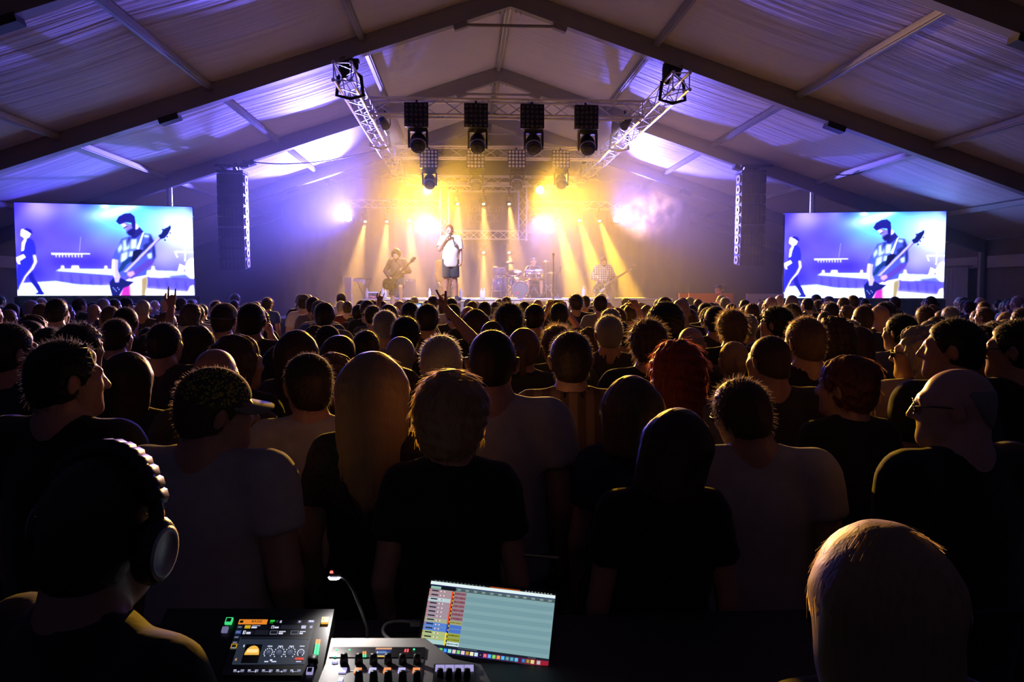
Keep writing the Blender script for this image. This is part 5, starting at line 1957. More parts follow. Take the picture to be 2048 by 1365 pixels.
# bass player, legs apart
P = P0('m')
dz = .075
P.update(elr=Vector((.31, -.05, 1.14)), wrr=Vector((.13, .22, .98)), hdr=(Vector((-.85, .15, -.5)).normalized(), Vector((0, -1, -.2)), .5),
         ell=Vector((-.30, .06, 1.13)), wrl=Vector((-.20, .29, 1.10)), hdl=(Vector((.3, .3, .85)).normalized(), Vector((.3, -.9, 0)), .9),
         knl=Vector((-.235, .07, .53)), anl=Vector((-.37, -.02, .085 + dz)), tol=Vector((-.44, .13, .035 + dz)),
         knr=Vector((.2, .06, .53)), anr=Vector((.30, -.03, .085 + dz)), tor=Vector((.36, .13, .035 + dz)))
bl_ = Vector((at(1207, 600, 22.7).x, 22.72, ZS - dz))
bh = (at(1205, 513, 22.7).z - bl_.z) / 1.745 * 1.75
HB = head_matrix(-8, -20, 3)
bass, Mb_, MhB = make_person(bl_, BACK + R(4), 'bass player in white and olive plaid shirt standing with legs apart', height=bh, hair='messy', hairc='black', H=HB, hkey='bass', P=P, pkey='bass',
                             lod=2, shirt_kw=dict(hem=.80, long=True, sleeve=.35, collar=True, loose=.024), shirt_mat=M_plaid, pants='beige', shoes=True, seed=6)
face_parts(bass, MhB, 'black', True)
gc, gt = Mb_ @ Vector((.13, .2, .83)), Mb_ @ Vector((-.72, .4, 1.37))
Mbt = guitar_matrix(gc, gt, (Mb_.to_3x3() @ Vector((.1, 1, .15))))
guitar('bass_guitar', Mbt, 'long-necked pale bass guitar held by the bass player', mat('olive bass lacquer', (.22, .19, .10), .2, var=.2, coat=.7), mat('pale maple neck', (.72, .60, .46), .4, var=.1), .82, bass=True, pick_m=mat('pearl pickguard', (.7, .7, .66), .25, var=.1))
MB().tube([Mbt @ Vector((-.22, 0, .03)), Mb_ @ Vector((.15, .03, 1.2)), Mb_ @ Vector((.0, .1, 1.43)), Mb_ @ Vector((-.1, .13, 1.3)), Mbt @ Vector((.22, .07, .03))], .016, 6).build('guitar_strap', M_white, None, True, label='pale guitar strap over the shoulder of the bass player', cat='strap')

# drummer, seated
off = -.43
def tz_d(z, y=0.0, x=0.0): return Vector((x, y, z + off))
P = P0('m')
for n_, s in (('l', -1), ('r', 1)):
    P['sh' + n_] = Vector((s * .178, -.012, 1.412 + off))
    P['hp' + n_] = Vector((s * .1, .02, .54))
    P['kn' + n_] = Vector((s * .22, .40, .53))
    P['an' + n_] = Vector((s * .22, .42, .1))
    P['to' + n_] = Vector((s * .24, .58, .04))
P.update(torso=tz_d, elr=Vector((.29, .08, .73)), wrr=Vector((.22, .32, .80)), hdr=(Vector((.0, .9, .35)).normalized(), Vector((-.4, -.3, -.8)), .9),
         ell=Vector((-.28, .08, .72)), wrl=Vector((-.14, .33, .74)), hdl=(Vector((.1, .9, .1)).normalized(), Vector((.4, -.3, -.8)), .9))
dl = Vector((at(1067, 560, 25.3).x, 25.3, ZR))
dh = (at(1066, 516, 25.3).z - ZR) / (1.745 + off) * 1.75
HD = head_matrix(10, 6, 0, (0, 0, off))
drm, Md_, MhD = make_person(dl, BACK, 'drummer in dark T-shirt sitting behind the drum kit, mouth open', height=dh, hair='short', hairc='brown', shirt='charcoal', pants='charcoal', H=HD, hkey='drm', P=P, pkey='drm',
                            lod=2, shirt_kw=dict(hem=.93), short=True, shoes=True)
face_parts(drm, MhD, 'brown', False)
r = empty('drum_stool', (dl.x, dl.y + .02, ZR), label='round black stool under the drummer', cat='stool')
MB().lathe([(.16, .36), (.17, .39), (.16, .42), (0, .425)], 20, T(dl.x, dl.y + .03, ZR)).build('seat', M_blackp, r, True)
for k in range(3):
    a = 2 * PI * k / 3
    rod('leg', (dl.x, dl.y + .03, ZR + .35), (dl.x + .22 * math.cos(a), dl.y + .03 + .22 * math.sin(a), ZR), .014, M_chrome, r, 6)
for s, n_, nm in ((1, 'r', 'right'), (-1, 'l', 'left')):
    w0 = Md_ @ (P['wr' + n_] + P['hd' + n_][0] * .06)
    d = (Md_.to_3x3() @ (Vector((-.25, .7, .75)) if s > 0 else Vector((.2, .9, .2)))).normalized()
    MB().tube([w0 - d * .08, w0 + d * .3, w0 + d * .34], [.009, .008, .004], 6).build('drumstick', mat('hickory', (.62, .46, .28), .5, var=.1), None, True, label='wooden drumstick in the ' + nm + ' hand of the drummer', cat='drumstick')

# figure half hidden behind the singer
HC = head_matrix(15, 0, 0)
c_ = at(889, 600, 21.6)
make_person(Vector((c_.x, 21.9, ZS)), BACK + R(30), 'figure in brown coat over white shirt, mostly hidden behind the singer', height=1.72, hair='messy', hairc='dark brown', H=HC, hkey='15', pkey='std', lod=0,
            shirt_kw=dict(hem=.5, long=True, sleeve=.9, loose=.03), shirt_mat=mat('brown coat cloth', (.16, .085, .04), .9, var=.2, scale=12), pants='charcoal', wide=.95)

# steward in red by the pink banner
c_ = at(1441, 569, 18.75)
zst = c_.z - 1.74
r = empty('flight_case', (c_.x, 18.8, 0), label='low black flight case under the steward in red', cat='case')
MB().box((c_.x, 18.76, zst / 2), (.4, .25, zst / 2)).build('box', M_black, r)
for sx in (-1, 1):
    block('metal_edge', (c_.x + sx * .4, 18.51, zst / 2), (.02, .02, zst), M_alu, r)
stw, Mst, MhT = make_person(Vector((c_.x, 18.76, zst)), BACK + R(-20), 'steward in red shirt with white collar standing behind the pink banner', height=1.74, hair='messy', hairc='black', shirt='red', pants='charcoal',
                            H=head_matrix(-30, 0, 0), hkey='stw', lod=2, shirt_kw=dict(sleeve=.8, loose=.03), wide=1.1)
face_parts(stw, MhT, 'black')
MB().tube([Mst @ Vector((.075 * math.cos(a), .07 * math.sin(a) - .01, 1.485 - .03 * math.sin(a))) for a in np.linspace(0, 2 * PI, 18)], .022, 8).build('collar', cloth_mat('white'), stw, True, M=None)

# ================================================================== the crowd
CROWD = []          # (x, y) of everybody placed
HEADS = {}
def hp(yaw=0, pitch=0, roll=0):
    k = f'{yaw}_{pitch}_{roll}'
    if k not in HEADS: HEADS[k] = head_matrix(yaw, pitch, roll)
    return HEADS[k], k
TOPS = {'afro': .05, 'curly': .028, 'wavy': .022, 'messy': .018, 'updo': .03, 'bob': .017, 'long': .016, None: .0}

def near(px, top, Y, label, build='m', hair='short', hairc='dark brown', shirt='black', yaw=0, pitch=0, roll=0, rz=None, lod=0, group='audience members', **kw):
    H, hk = hp(yaw, pitch, roll)
    t = at(px, top, Y)
    hgt = t.z / (1.732 + TOPS.get(hair, .008) + (.012 if kw.get('cap') else 0)) * 1.75
    hw_ = H @ Vector((0, 0, .1))
    s = hgt / 1.75
    if rz is None:
        rz = -math.atan2(RX - t.x, 24 - Y) * .8
    # put the head, not the feet, on the survey line
    off_ = Matrix.Rotation(rz, 3, 'Z') @ Vector((hw_.x * s, hw_.y * s, 0))
    loc = Vector((t.x - off_.x, Y - off_.y, 0))
    CROWD.append((loc.x, loc.y))
    return make_person(loc, rz, label, group, build, hgt, hair, hairc, shirt, H=H, hkey=hk, lod=lod, **kw)

def glasses(o, MH, label=None, up=False, dark=False):
    m = MB()
    z0, y0 = (.004, .104) if not up else (.10, .045)
    A = lambda x, y, z: (x, y, z)
    for s in (-1, 1):
        c = (s * .034, y0, z0)
        m.tube([(c[0] + .025 * math.cos(a), c[1] - .004 * abs(math.cos(a)), c[2] + .019 * math.sin(a)) for a in np.linspace(0, 2 * PI, 13)], .0022, 5)
        m.tube([(s * .059, y0 - .004, z0 + .006), (s * .082, y0 - .05, z0 + .008), (s * .084, y0 - .11, z0 + .004), (s * .082, y0 - .125, z0 - .01)], .0022, 5)
    m.tube([(-.01, y0 + .001, z0 + .004), (.01, y0 + .001, z0 + .004)], .0022, 5)
    g = m.build('glasses', M_blackp, o, True, M=MH)
    for s in (-1, 1):
        MB().lathe([(.024, 0), (0, .003)], 12, T(s * .034, y0 - .002, z0) @ Matrix.Rotation(R(-90), 4, 'X') @ Matrix.Diagonal((1, .76, 1, 1))).build('eyeglass_lens', mat('tinted lens', (.04, .04, .05), .05, .3, var=.05) , g, M=MH)
    return g

# --- first rows, person by person
o, Mr, MH = near(440, 726, 2.3, 'man in yellow dotted mesh cap and pale grey T-shirt looking to the right', 'b', 'short', 'brown', 'light grey', yaw=-52, pitch=-4, roll=8, rz=R(-12),
                 cap=dict(mat=M_mesh_cap, brim=M_capgrey, yaw=0), lod=2)
o, Mr, MH = near(745, 706, 2.55, 'woman with long straight blonde hair in a dark dotted dress', 'f', 'long', 'blonde', shirt_mat=M_floral, yaw=4, lod=2, hs=1.06)
o, Mr, MH = near(905, 744, 2.3, 'woman with tousled pinned-up blonde hair and black top', 'f', 'updo', 'blonde', 'black', yaw=-10, lod=2, hs=1.13)
MB().lathe([(.0, 0), (.014, .004), (.0, .008)], 8, MH @ T(.075, -.08, .07)).build('hair_clip', M_white, o, True)
near(985, 656, 2.85, 'big crew-cut man with protruding ears in pale grey T-shirt', 'b', 'buzz', 'dark brown', 'light grey', lod=2, hs=1.0, rz=R(-6))
near(1141, 663, 3.3, 'man with neat short hair in brown striped collared shirt', 'm', 'short', 'dark brown', shirt_mat=M_striped, shirt_kw=dict(collar=True, loose=.022), lod=2)
near(1263, 753, 2.75, 'woman with smooth chin-length bob left of the leaning couple', 'f', 'bob', 'light brown', 'navy', yaw=-4, lod=2, hs=1.05)
near(1366, 811, 2.2, 'dark round-haired woman resting her head on the man beside her', 'f', 'bob', 'dark brown', 'black', yaw=-8, roll=14, lod=2)
o, Mr, MH = near(1468, 753, 2.55, 'man in pale T-shirt tilting his head toward the woman beside him', 'b', 'crop', 'brown', 'light grey', yaw=32, roll=-12, pitch=-8, lod=2, rz=R(-14))
glasses(o, MH)
o, Mr, MH = near(1905, 729, 2.2, 'bald bearded man with glasses in black T-shirt at right, looking left', 'b', 'fringe', 'grey', 'black', yaw=48, pitch=-2, lod=2, rz=R(14), skin=2)
glasses(o, MH)
near(135, 682, 2.6, 'large dark-haired man with sunglasses pushed up on his head, at left', 'b', 'crop', 'black', 'black', yaw=-38, lod=2, rz=R(-14))
glasses([q for q in C.objects if q.get('label', '').startswith('large dark-haired man with sun')][0], T(CROWD[-1][0], CROWD[-1][1], 0) @ Matrix.Rotation(R(-14), 4, 'Z') @ hp(-38)[0], up=True)
near(258, 702, 3.4, 'woman with long dark hair standing right of the man with sunglasses', 'f', 'long', 'dark brown', 'charcoal', yaw=-6, lod=2)
near(433, 696, 3.1, 'man with bare shaven head directly behind the dotted cap', 'm', None, 'brown', 'charcoal', yaw=-6, lod=2, skin=1)
near(478, 668, 3.55, 'woman with frizzy brown shoulder-length hair, her face turned right', 'f', 'wavy', 'brown', 'black', yaw=-40, lod=2)
near(615, 702, 2.95, 'man in plain black cap and pale T-shirt looking left', 'm', 'short', 'dark brown', 'light grey', yaw=28, lod=2, cap=dict(mat=M_capblk))
near(668, 706, 3.75, 'woman with curly light hair half behind the black cap', 'f', 'curly', 'light brown', 'charcoal', yaw=-10)
near(595, 659, 4.1, 'woman with long dark hair parted in the middle, centre left', 'f', 'long', 'dark brown', 'navy')
near(684, 669, 4.7, 'woman with dark swept hair leaning right, centre left', 'f', 'long', 'dark brown', 'charcoal', yaw=-30, roll=10)
near(812, 633, 5.0, 'man with short hair and visible ears in dark polo shirt', 'm', 'short', 'black', 'charcoal', shirt_kw=dict(collar=True))
near(882, 673, 3.5, 'man with square-cut greying hair in black shirt', 'm', 'short', 'grey', 'black', lod=2, hs=1.04)
near(771, 621, 6.1, 'man with smooth grey hair behind the guitarist gap', 'm', 'short', 'grey', 'grey')
near(1048, 656, 4.4, 'woman with ponytail of loose blonde curls, centre', 'f', 'pony', 'light brown', 'charcoal', yaw=-8)
near(1112, 650, 4.95, 'man with wavy light hair just behind the striped shirt', 'm', 'messy', 'light brown', 'olive', yaw=20, seed=1)
near(1217, 631, 5.1, 'man with short greying hair and dark collared shirt, right of centre', 'm', 'short', 'grey', 'charcoal', shirt_kw=dict(collar=True))
near(1294, 638, 4.1, 'man with upright fuzzy short hair in black T-shirt', 'm', 'messy', 'brown', 'black', lod=0, yaw=6)
near(1330, 604, 5.7, 'man with big round afro hair', 'm', 'afro', 'black', 'charcoal')
near(1352, 685, 3.35, 'woman with long curly bright red hair', 'f', 'red_curls', 'red', 'grey', yaw=8, lod=2)
near(1381, 651, 4.7, 'bald man just left of the blonde ponytail', 'm', 'fringe', 'grey', 'charcoal', skin=2)
near(1463, 619, 5.3, 'man with short spiky fair hair in black T-shirt', 'm', 'messy', 'light brown', 'black', seed=2)
near(1467, 683, 4.5, 'woman with blonde ponytail in dark top', 'f', 'pony', 'blonde', 'black', yaw=-4)
near(1537, 669, 3.5, 'man with cropped hair in dark T-shirt right of the ponytail', 'b', 'buzz', 'brown', 'charcoal', yaw=18, lod=2)
near(1608, 637, 4.0, 'man with thick short blond hair in black T-shirt', 'b', 'short', 'light brown', 'black', yaw=14, hs=1.05)
o, Mr, MH = near(1664, 633, 4.5, 'man with bushy curly brown hair and glasses', 'm', 'curly', 'brown', 'black', yaw=30)
glasses(o, MH)
near(1550, 613, 5.75, 'dark-haired man in profile looking left under the right screen', 'm', 'messy', 'black', 'black', yaw=46)
o, Mr, MH = near(1690, 706, 3.0, 'woman with dark pinned hair and a pale flower clip, looking left', 'f', 'updo', 'auburn', 'black', yaw=42, lod=2, seed=3)
m_ = MB()
for k in range(8):
    a = 2 * PI * k / 8
    m_.prism([(0, 0), (.008, .006), (.02, 0), (.008, -.006)], 0, .003, MH @ T(.055, -.098, .03) @ Matrix.Rotation(R(90), 4, 'X') @ Matrix.Rotation(a, 4, 'Z'))
m_.build('flower_clip', M_white, o)
near(1712, 652, 4.9, 'woman with straight brown hair behind the flower clip', 'f', 'long', 'brown', 'charcoal', yaw=12)
near(1800, 629, 5.1, 'man with dark short hair and pale collared shirt', 'm', 'short', 'black', 'grey', yaw=24, shirt_kw=dict(collar=True))
o, Mr, MH = near(1838, 646, 3.5, 'man with grey curls and glasses in pale loose shirt, looking left', 'm', 'curly', 'grey', 'beige', yaw=44, lod=2, shirt_kw=dict(collar=True, loose=.03), seed=5, hs=.94)
glasses(o, MH)
near(1903, 637, 3.15, 'heavy-browed dark-haired man in profile above the bald man', 'b', 'short', 'black', 'black', yaw=50, lod=2, rz=R(10))
near(1966, 697, 3.5, 'person with dark pointed swept hair at the right edge', 'm', 'messy', 'dark brown', 'black', yaw=20, seed=7)
o, Mr, MH = near(2030, 640, 3.2, 'man with glasses in profile at the far right edge', 'm', 'short', 'black', 'black', yaw=46)
glasses(o, MH)
near(235, 638, 5.4, 'man with short round haircut below the left screen', 'm', 'short', 'dark brown', 'charcoal')
near(331, 646, 4.7, 'dark-haired man with neat nape below the left screen, right part', 'b', 'short', 'black', 'charcoal', yaw=-8)
near(162, 646, 4.2, 'man with thick wavy dark hair behind the sunglasses man', 'b', 'messy', 'black', 'navy', yaw=-26, seed=8)
near(448, 604, 6.2, 'man in faded grey cap worn backwards', 'm', 'short', 'dark brown', 'charcoal', cap=dict(mat=M_capdk, yaw=180))
near(650, 605, 7.4, 'tall man with short dark hair in grey T-shirt, left of the stage', 'm', 'short', 'black', 'grey')
near(855, 609, 6.6, 'man with upright dark hair below the singer', 'm', 'crop', 'black', 'charcoal')
near(1028, 613, 6.4, 'man with very short hair below the drum kit', 'm', 'buzz', 'black', 'charcoal')
near(985, 641, 5.3, 'man with thinning cropped hair behind the crew-cut man', 'm', 'receding', 'brown', 'charcoal')
near(20, 646, 3.5, 'man at the left edge seen in part profile', 'm', 'short', 'black', 'navy', yaw=-30)
near(42, 690, 4.2, 'short-haired person low at the left edge', 'f', 'bob', 'dark brown', 'navy')
near(1430, 613, 6.4, 'dark-haired man with a hand behind his head', 'm', 'short', 'black', 'charcoal')
near(1640, 640, 5.6, 'man with dark cap peak turned left below the right screen', 'm', 'short', 'dark brown', 'black', yaw=40, cap=dict(mat=M_capblk))
near(1955, 652, 4.4, 'man with combed dark hair right of the heavy-browed man', 'm', 'crop', 'black', 'charcoal', yaw=40)
near(300, 668, 6.1, 'person with shaggy dark hair behind the neat-naped man', 'f', 'wavy', 'dark brown', 'charcoal')
near(395, 650, 5.2, 'woman with dark layered hair left of the bare-headed man', 'f', 'wavy', 'dark brown', 'charcoal', seed=2)
near(60, 640, 5.4, 'dark-haired woman low under the left screen corner', 'f', 'bob', 'black', 'navy')
near(100, 655, 5.0, 'short-haired man between the left edge and the wavy-haired man', 'm', 'short', 'black', 'navy')
near(1180, 655, 5.6, 'curly-haired person between the striped shirt and the collared shirt', 'f', 'curly', 'brown', 'olive')
near(733, 662, 5.2, 'dark-haired man just right of the swept-hair woman', 'm', 'crop', 'black', 'charcoal')
near(560, 690, 4.6, 'person with dark hair in black behind the black cap', 'f', 'bob', 'black', 'black', yaw=10)
near(800, 735, 3.3, 'curly dark-haired woman between the two blonde women', 'f', 'curly', 'dark brown', 'black', yaw=-30)

# --- arms in the air
def arm_pose(b, side, el, wr, hd):
    P = default_pose(BUILD[b])
    P['el' + side], P['wr' + side], P['hd' + side] = Vector(el), Vector(wr), hd
    return P
HORN = (0.05, 1.35, 1.35, .05, .9)
def raised(pxw, pyw, Y, label, pose, pkey, hair='short', hairc='black', shirt='charcoal', side='r', build='m', headtop=None, **kw):
    """stand someone so that the raised wrist sits on the given survey line"""
    w_ = at(pxw, pyw, Y)
    wr = pose['wr' + side]
    hgt = w_.z / wr.z * 1.75
    s = hgt / 1.75
    loc = Vector((w_.x - wr.x * s, Y - wr.y * s, 0))
    CROWD.append((loc.x, loc.y))
    return make_person(loc, 0, label, 'audience members', build, hgt, hair, hairc, shirt, P=pose, pkey=pkey, hkey='0_0_0', H=hp()[0], lod=0, **kw)
PH = arm_pose('m', 'r', (.27, .12, 1.50), (.29, .17, 1.745), (Vector((.05, 0, 1)), Vector((0, 1, 0)), HORN))
raised(343, 613, 6.7, 'man raising a horned hand sign in front of the left screen', PH, 'horn')
o_ = raised(758, 604, 11.2, 'person far forward raising a horned hand sign before the guitarist', arm_pose('m', 'r', (.22, .10, 1.52), (.27, .15, 1.775), (Vector((.35, 0, .9)).normalized(), Vector((0, 1, 0)), HORN)), 'horn2')
raised(1277, 619, 7.6, 'person raising a loosely curled hand below the bass player', arm_pose('m', 'r', (.33, .10, 1.47), (.24, .15, 1.72), (Vector((-.5, 0, .85)).normalized(), Vector((-.6, .8, 0)), (.3, .7, .9, 1.0, .5))), 'fist', hairc='brown')
raised(893, 619, 6.0, 'person stretching the left arm up toward the singer', arm_pose('m', 'l', (-.28, .10, 1.52), (-.44, .2, 1.70), (Vector((-.6, .1, .75)).normalized(), Vector((.6, .6, .3)), (.1, .8, 1.0, 1.0, .6))), 'point', side='l', hair='messy', hairc='black')

def phone(c, w_, h_, label, lit, rot=0.0, cam_=True):
    r = empty('smartphone', tuple(c), label=label, cat='phone', group='phones held up in the crowd')
    Mp = T(c) @ Matrix.Rotation(R(rot), 4, 'Y')
    MB().box((0, 0, 0), (w_ / 2, .004, h_ / 2)).build('case', M_blackp, r, M=Mp)
    if lit:
        img = np.clip(blur(rng.random((8, 14, 3)) * np.array((.5, .6, 1.2)), 1.0), 0, 1)
        img[2:6, 4:10] += np.array((.3, .4, .5))
        obj('screen', picture_mesh('screen', np.clip(img, 0, 1), w_ * .92, h_ * .9, MATS.get('phone picture') or emit_attr('phone picture', 1.5, False)), r, Mp @ T(0, -.0045, 0))
    else:
        MB().box((0, -.0045, 0), (w_ * .46, .0006, h_ * .45)).build('screen', mat('dark glass', (.01, .01, .012), .1, var=.1), r, M=Mp)

def phone_holder(px, top, Y, ppx, ppy, label, pkey, plabel, lit, w_=.15, **kw):
    t = at(px, top, Y)
    s = t.z / 1.742
    ph = at(ppx, ppy, Y + .34)
    lx, lz = (ph.x - t.x) / s, ph.z / s
    P = default_pose(BUILD['m'])
    P['wrr'] = Vector((lx + .10, .27, lz - .075))
    P['elr'] = Vector((max(.24, lx + .2), .10, lz - .30))
    P['hdr'] = (Vector((-.15, .15, 1)).normalized(), Vector((-1, .2, 0)), (.9, .95, 1.0, 1.05, .5))
    P['wrl'] = Vector((lx - .10, .27, lz - .075))
    P['ell'] = Vector((min(-.24, lx - .2), .10, lz - .30))
    P['hdl'] = (Vector((.15, .15, 1)).normalized(), Vector((1, .2, 0)), (.9, .95, 1.0, 1.05, .5))
    CROWD.append((t.x, Y))
    make_person(Vector((t.x, Y, 0)), 0, label, 'audience members', 'm', s * 1.75, kw.pop('hair', 'short'), kw.pop('hairc', 'black'), kw.pop('shirt', 'charcoal'), P=P, pkey=pkey, H=hp()[0], hkey='0_0_0', **kw)
    phone(ph, w_, .073, plabel, lit)
phone_holder(503, 606, 5.6, 517, 652, 'dark-haired man filming with a lit phone held low with both hands', 'ph1', 'lit phone held low, left of the stage', True, .085)
phone_holder(820, 604, 8.2, 838, 614, 'person filming the singer with a small lit phone', 'ph2', 'small lit phone held up below the singer', True, .1)
phone_holder(1118, 606, 8.0, 1112, 607.5, 'person filming with a dark phone held sideways below the microphone stand', 'ph3', 'dark phone held sideways below the microphone stand', False, .15, hair='crop')

# --- everyone else, row upon row up to the stage
zones = [(0, 400, 'below the left screen'), (400, 545, 'below the left speakers'), (545, 720, 'left of the stage'), (720, 860, 'before the guitarist'), (860, 965, 'before the singer'), (965, 1110, 'before the drum kit'),
         (1110, 1300, 'before the bass player'), (1300, 1475, 'before the pink banner'), (1475, 1580, 'below the right speakers'), (1580, 1890, 'below the right screen'), (1890, 2100, 'beside the right screen')]
STY = [('m', 'short', 'black'), ('m', 'short', 'dark brown'), ('m', 'crop', 'dark brown'), ('m', 'buzz', 'brown'), ('b', 'short', 'grey'), ('m', 'messy', 'dark brown'), ('f', 'long', 'dark brown'), ('f', 'bob', 'brown'),
       ('f', 'wavy', 'brown'), ('m', None, 'bald'), ('b', 'crop', 'black'), ('f', 'pony', 'light brown'), ('f', 'long', 'blonde'), ('m', 'short', 'brown'), ('f', 'curly', 'dark brown'), ('m', 'receding', 'grey'), ('m', 'capped', 'dark brown')]
NAMES = {'short': 'short {} hair', 'crop': 'cropped {} hair', 'buzz': 'shaved {} hair', 'messy': 'tousled {} hair', 'long': 'long {} hair', 'bob': '{} bobbed hair', 'wavy': 'wavy {} hair', None: 'a bald head', 'pony': '{} ponytail', 'curly': 'curly {} hair',
         'receding': 'thinning {} hair', 'capped': 'a dark cap'}
fill = []
y = 4.4
row = 0
while y < 17.3:
    half_px = 1100
    x0, x1 = (-60 - 930) / F_PX * y, (2110 - 930) / F_PX * y
    x0, x1 = max(x0, RX - HALF + .5), min(x1, RX + HALF - .5)
    step = .62 if y < 7.5 else .76
    x = x0 + (row % 2) * step * .5
    while x < x1:
        xx, yy = x + random.uniform(-.12, .12), y + random.uniform(-.13, .13)
        x += step
        if all((xx - a) ** 2 + (yy - b) ** 2 > .20 for a, b in CROWD[-400:]):
            fill.append((xx, yy))
            CROWD.append((xx, yy))
    y += .66 if y < 7.5 else .95
    row += 1
items = []
for (xx, yy) in fill:
    px = 930 + xx / yy * F_PX
    b, h, hc = random.choice(STY)
    hgt = random.gauss(1.735, .055) if b != 'f' else random.gauss(1.645, .05)
    hgt = max(1.52, min(1.84, hgt))
    if yy < 6.5: hgt = min(hgt, 1.66)
    z = next((n for a, c_, n in zones if a <= px < c_), 'at the crowd edge')
    band = 'in nearer rows' if yy < 7.2 else ('halfway back' if yy < 11.5 else 'near the stage')
    desc = NAMES[h].format(hc)
    items.append([z, band, desc, px, xx, yy, b, h, hc, hgt])
from collections import defaultdict
cnt = defaultdict(list)
for it in sorted(items, key=lambda q: q[3]):
    cnt[(it[0], it[1], it[2])].append(it)
ORD = ['first', 'second', 'third', 'fourth', 'fifth', 'sixth', 'seventh', 'eighth', 'ninth']
for key, L in cnt.items():
    for k, it in enumerate(L):
        z, band, desc, px, xx, yy, b, h, hc, hgt = it
        lab = f'listener with {desc} {band} {z}'
        if len(L) > 1:
            lab += f', {ORD[min(k, 8)]} from left'
        yaw = random.choice((0, 0, 0, 20, -20))
        H, hk = hp(yaw)
        cap_ = dict(mat=random.choice((M_capblk, M_capdk)), yaw=random.choice((0, 0, 180))) if h == 'capped' else None
        make_person(Vector((xx, yy, 0)), random.uniform(-.15, .15) - math.atan2(RX - xx, 24 - yy) * .6, lab, 'audience members', b, hgt, ('short' if h == 'capped' else h), 'brown' if hc == 'bald' else hc,
                    random.choice(('black', 'charcoal', 'navy', 'grey', 'light grey', 'maroon', 'olive', 'white', 'blue', 'black')), random.choice(('denim', 'charcoal', 'black')),
                    skin=random.randrange(3), H=H, hkey=hk, lod=1, cap=cap_, seed=0)
# ================================================================== the mixing desk in front
# engineer with headphones and the woman at the right
o, Mr, MH = near(232, 892, 1.2, 'sound engineer in black shirt wearing large headphones at the mixing desk', 'm', 'buzz', 'dark brown', 'black', yaw=14, pitch=-8, roll=6, lod=2, rz=R(-32), wide=.93, group='people at the mixing desk', skin=1)
hd = empty('headphones', tuple(MH.translation), label='black over-ear headphones on the sound engineer', cat='headphones')
m = MB()
pts = [MH @ Vector((.102 * math.cos(a), -.01, .015 + .118 * math.sin(a))) for a in np.linspace(.0, PI, 19)]
band = MB().tube(pts, .011, 8).build('headband', M_blackp, hd, True)
for k in range(3, 16):
    a = PI * k / 18
    d = Vector((math.cos(a), 0, math.sin(a)))
    p_ = Vector((.102 * d.x, -.01, .015 + .118 * d.z))
    MB().tube([MH @ (p_ + Vector((0, -.018, 0))), MH @ (p_ + Vector((0, .018, 0)))], .0135, 8).build('pad_segment', M_blackp, band, True)
for s in (-1, 1):
    Mc = MH @ T(s * .094, -.006, -.006) @ Matrix.Rotation(R(90 * s), 4, 'Y')
    MB().lathe([(.034, -.012), (.044, -.006), (.045, .012), (.040, .022), (.034, .024)], 22, Mc @ Matrix.Diagonal((1.15, .92, 1, 1))).build('ear_cup', M_blackp, hd, True)
    MB().lathe([(.034, .022), (.036, .027), (.030, .029), (.027, .026), (0, .026)], 22, Mc @ Matrix.Diagonal((1.15, .92, 1, 1))).build('cup_ring', M_plate, hd, True)
near(1757, 1058, 1.15, 'woman with long smooth fair hair close by at the lower right', 'f', 'long', 'blonde', 'black', yaw=6, lod=2, group='people at the mixing desk', hs=1.13, seed=9)

M_grey = mat('pale grey desk panel', (.52, .50, .48), .5, var=.05, scale=30)
M_mid = mat('mid grey desk panel', (.16, .16, .17), .5, var=.08, scale=30)
M_tbl = mat('black table top', (.02, .02, .02), .6, var=.2)

def quads_mesh(name, rects, m, dz=.0004):
    """flat display marks: (x0, y0, x1, y1, colour, layer) in the display's own plane"""
    v, f, cols = [], [], []
    for (x0, y0, x1, y1, c, l) in rects:
        o = len(v)
        z = l * dz
        v += [(x0, y0, z), (x1, y0, z), (x1, y1, z), (x0, y1, z)]
        f.append((o, o + 1, o + 2, o + 3))
        cols.append(c)
    me = new_mesh(name, np.array(v), np.array(f), (m,))
    ca = me.color_attributes.new('picture', 'FLOAT_COLOR', 'CORNER')
    arr = np.ones((len(rects), 4, 4), np.float32)
    arr[:, :, :3] = (np.array(cols) ** 2.2)[:, None, :]
    ca.data.foreach_set('color', arr.ravel())
    return me
E_disp = emit_attr('desk display picture', 1.0, True)
E_lap = emit_attr('laptop picture', 1.0, True)

# table
tb = empty('desk_table', (0, 1.75, 0), label='black table carrying the mixing desk and display', cat='table')
MB().box((-.1, 1.71, 1.055), (.95, .26, .02)).build('table_top', M_tbl, tb)
for sx in (-1.0, .8):
    for yy in (1.5, 1.92):
        rod('leg', (sx, yy, 0), (sx, yy, 1.035), .02, M_black, tb)

def plane_from(p00, p10, p01):
    """frame whose x runs p00->p10, y p00->p01, from three surveyed corners"""
    x = (p10 - p00)
    y = (p01 - p00)
    return p00, x, y

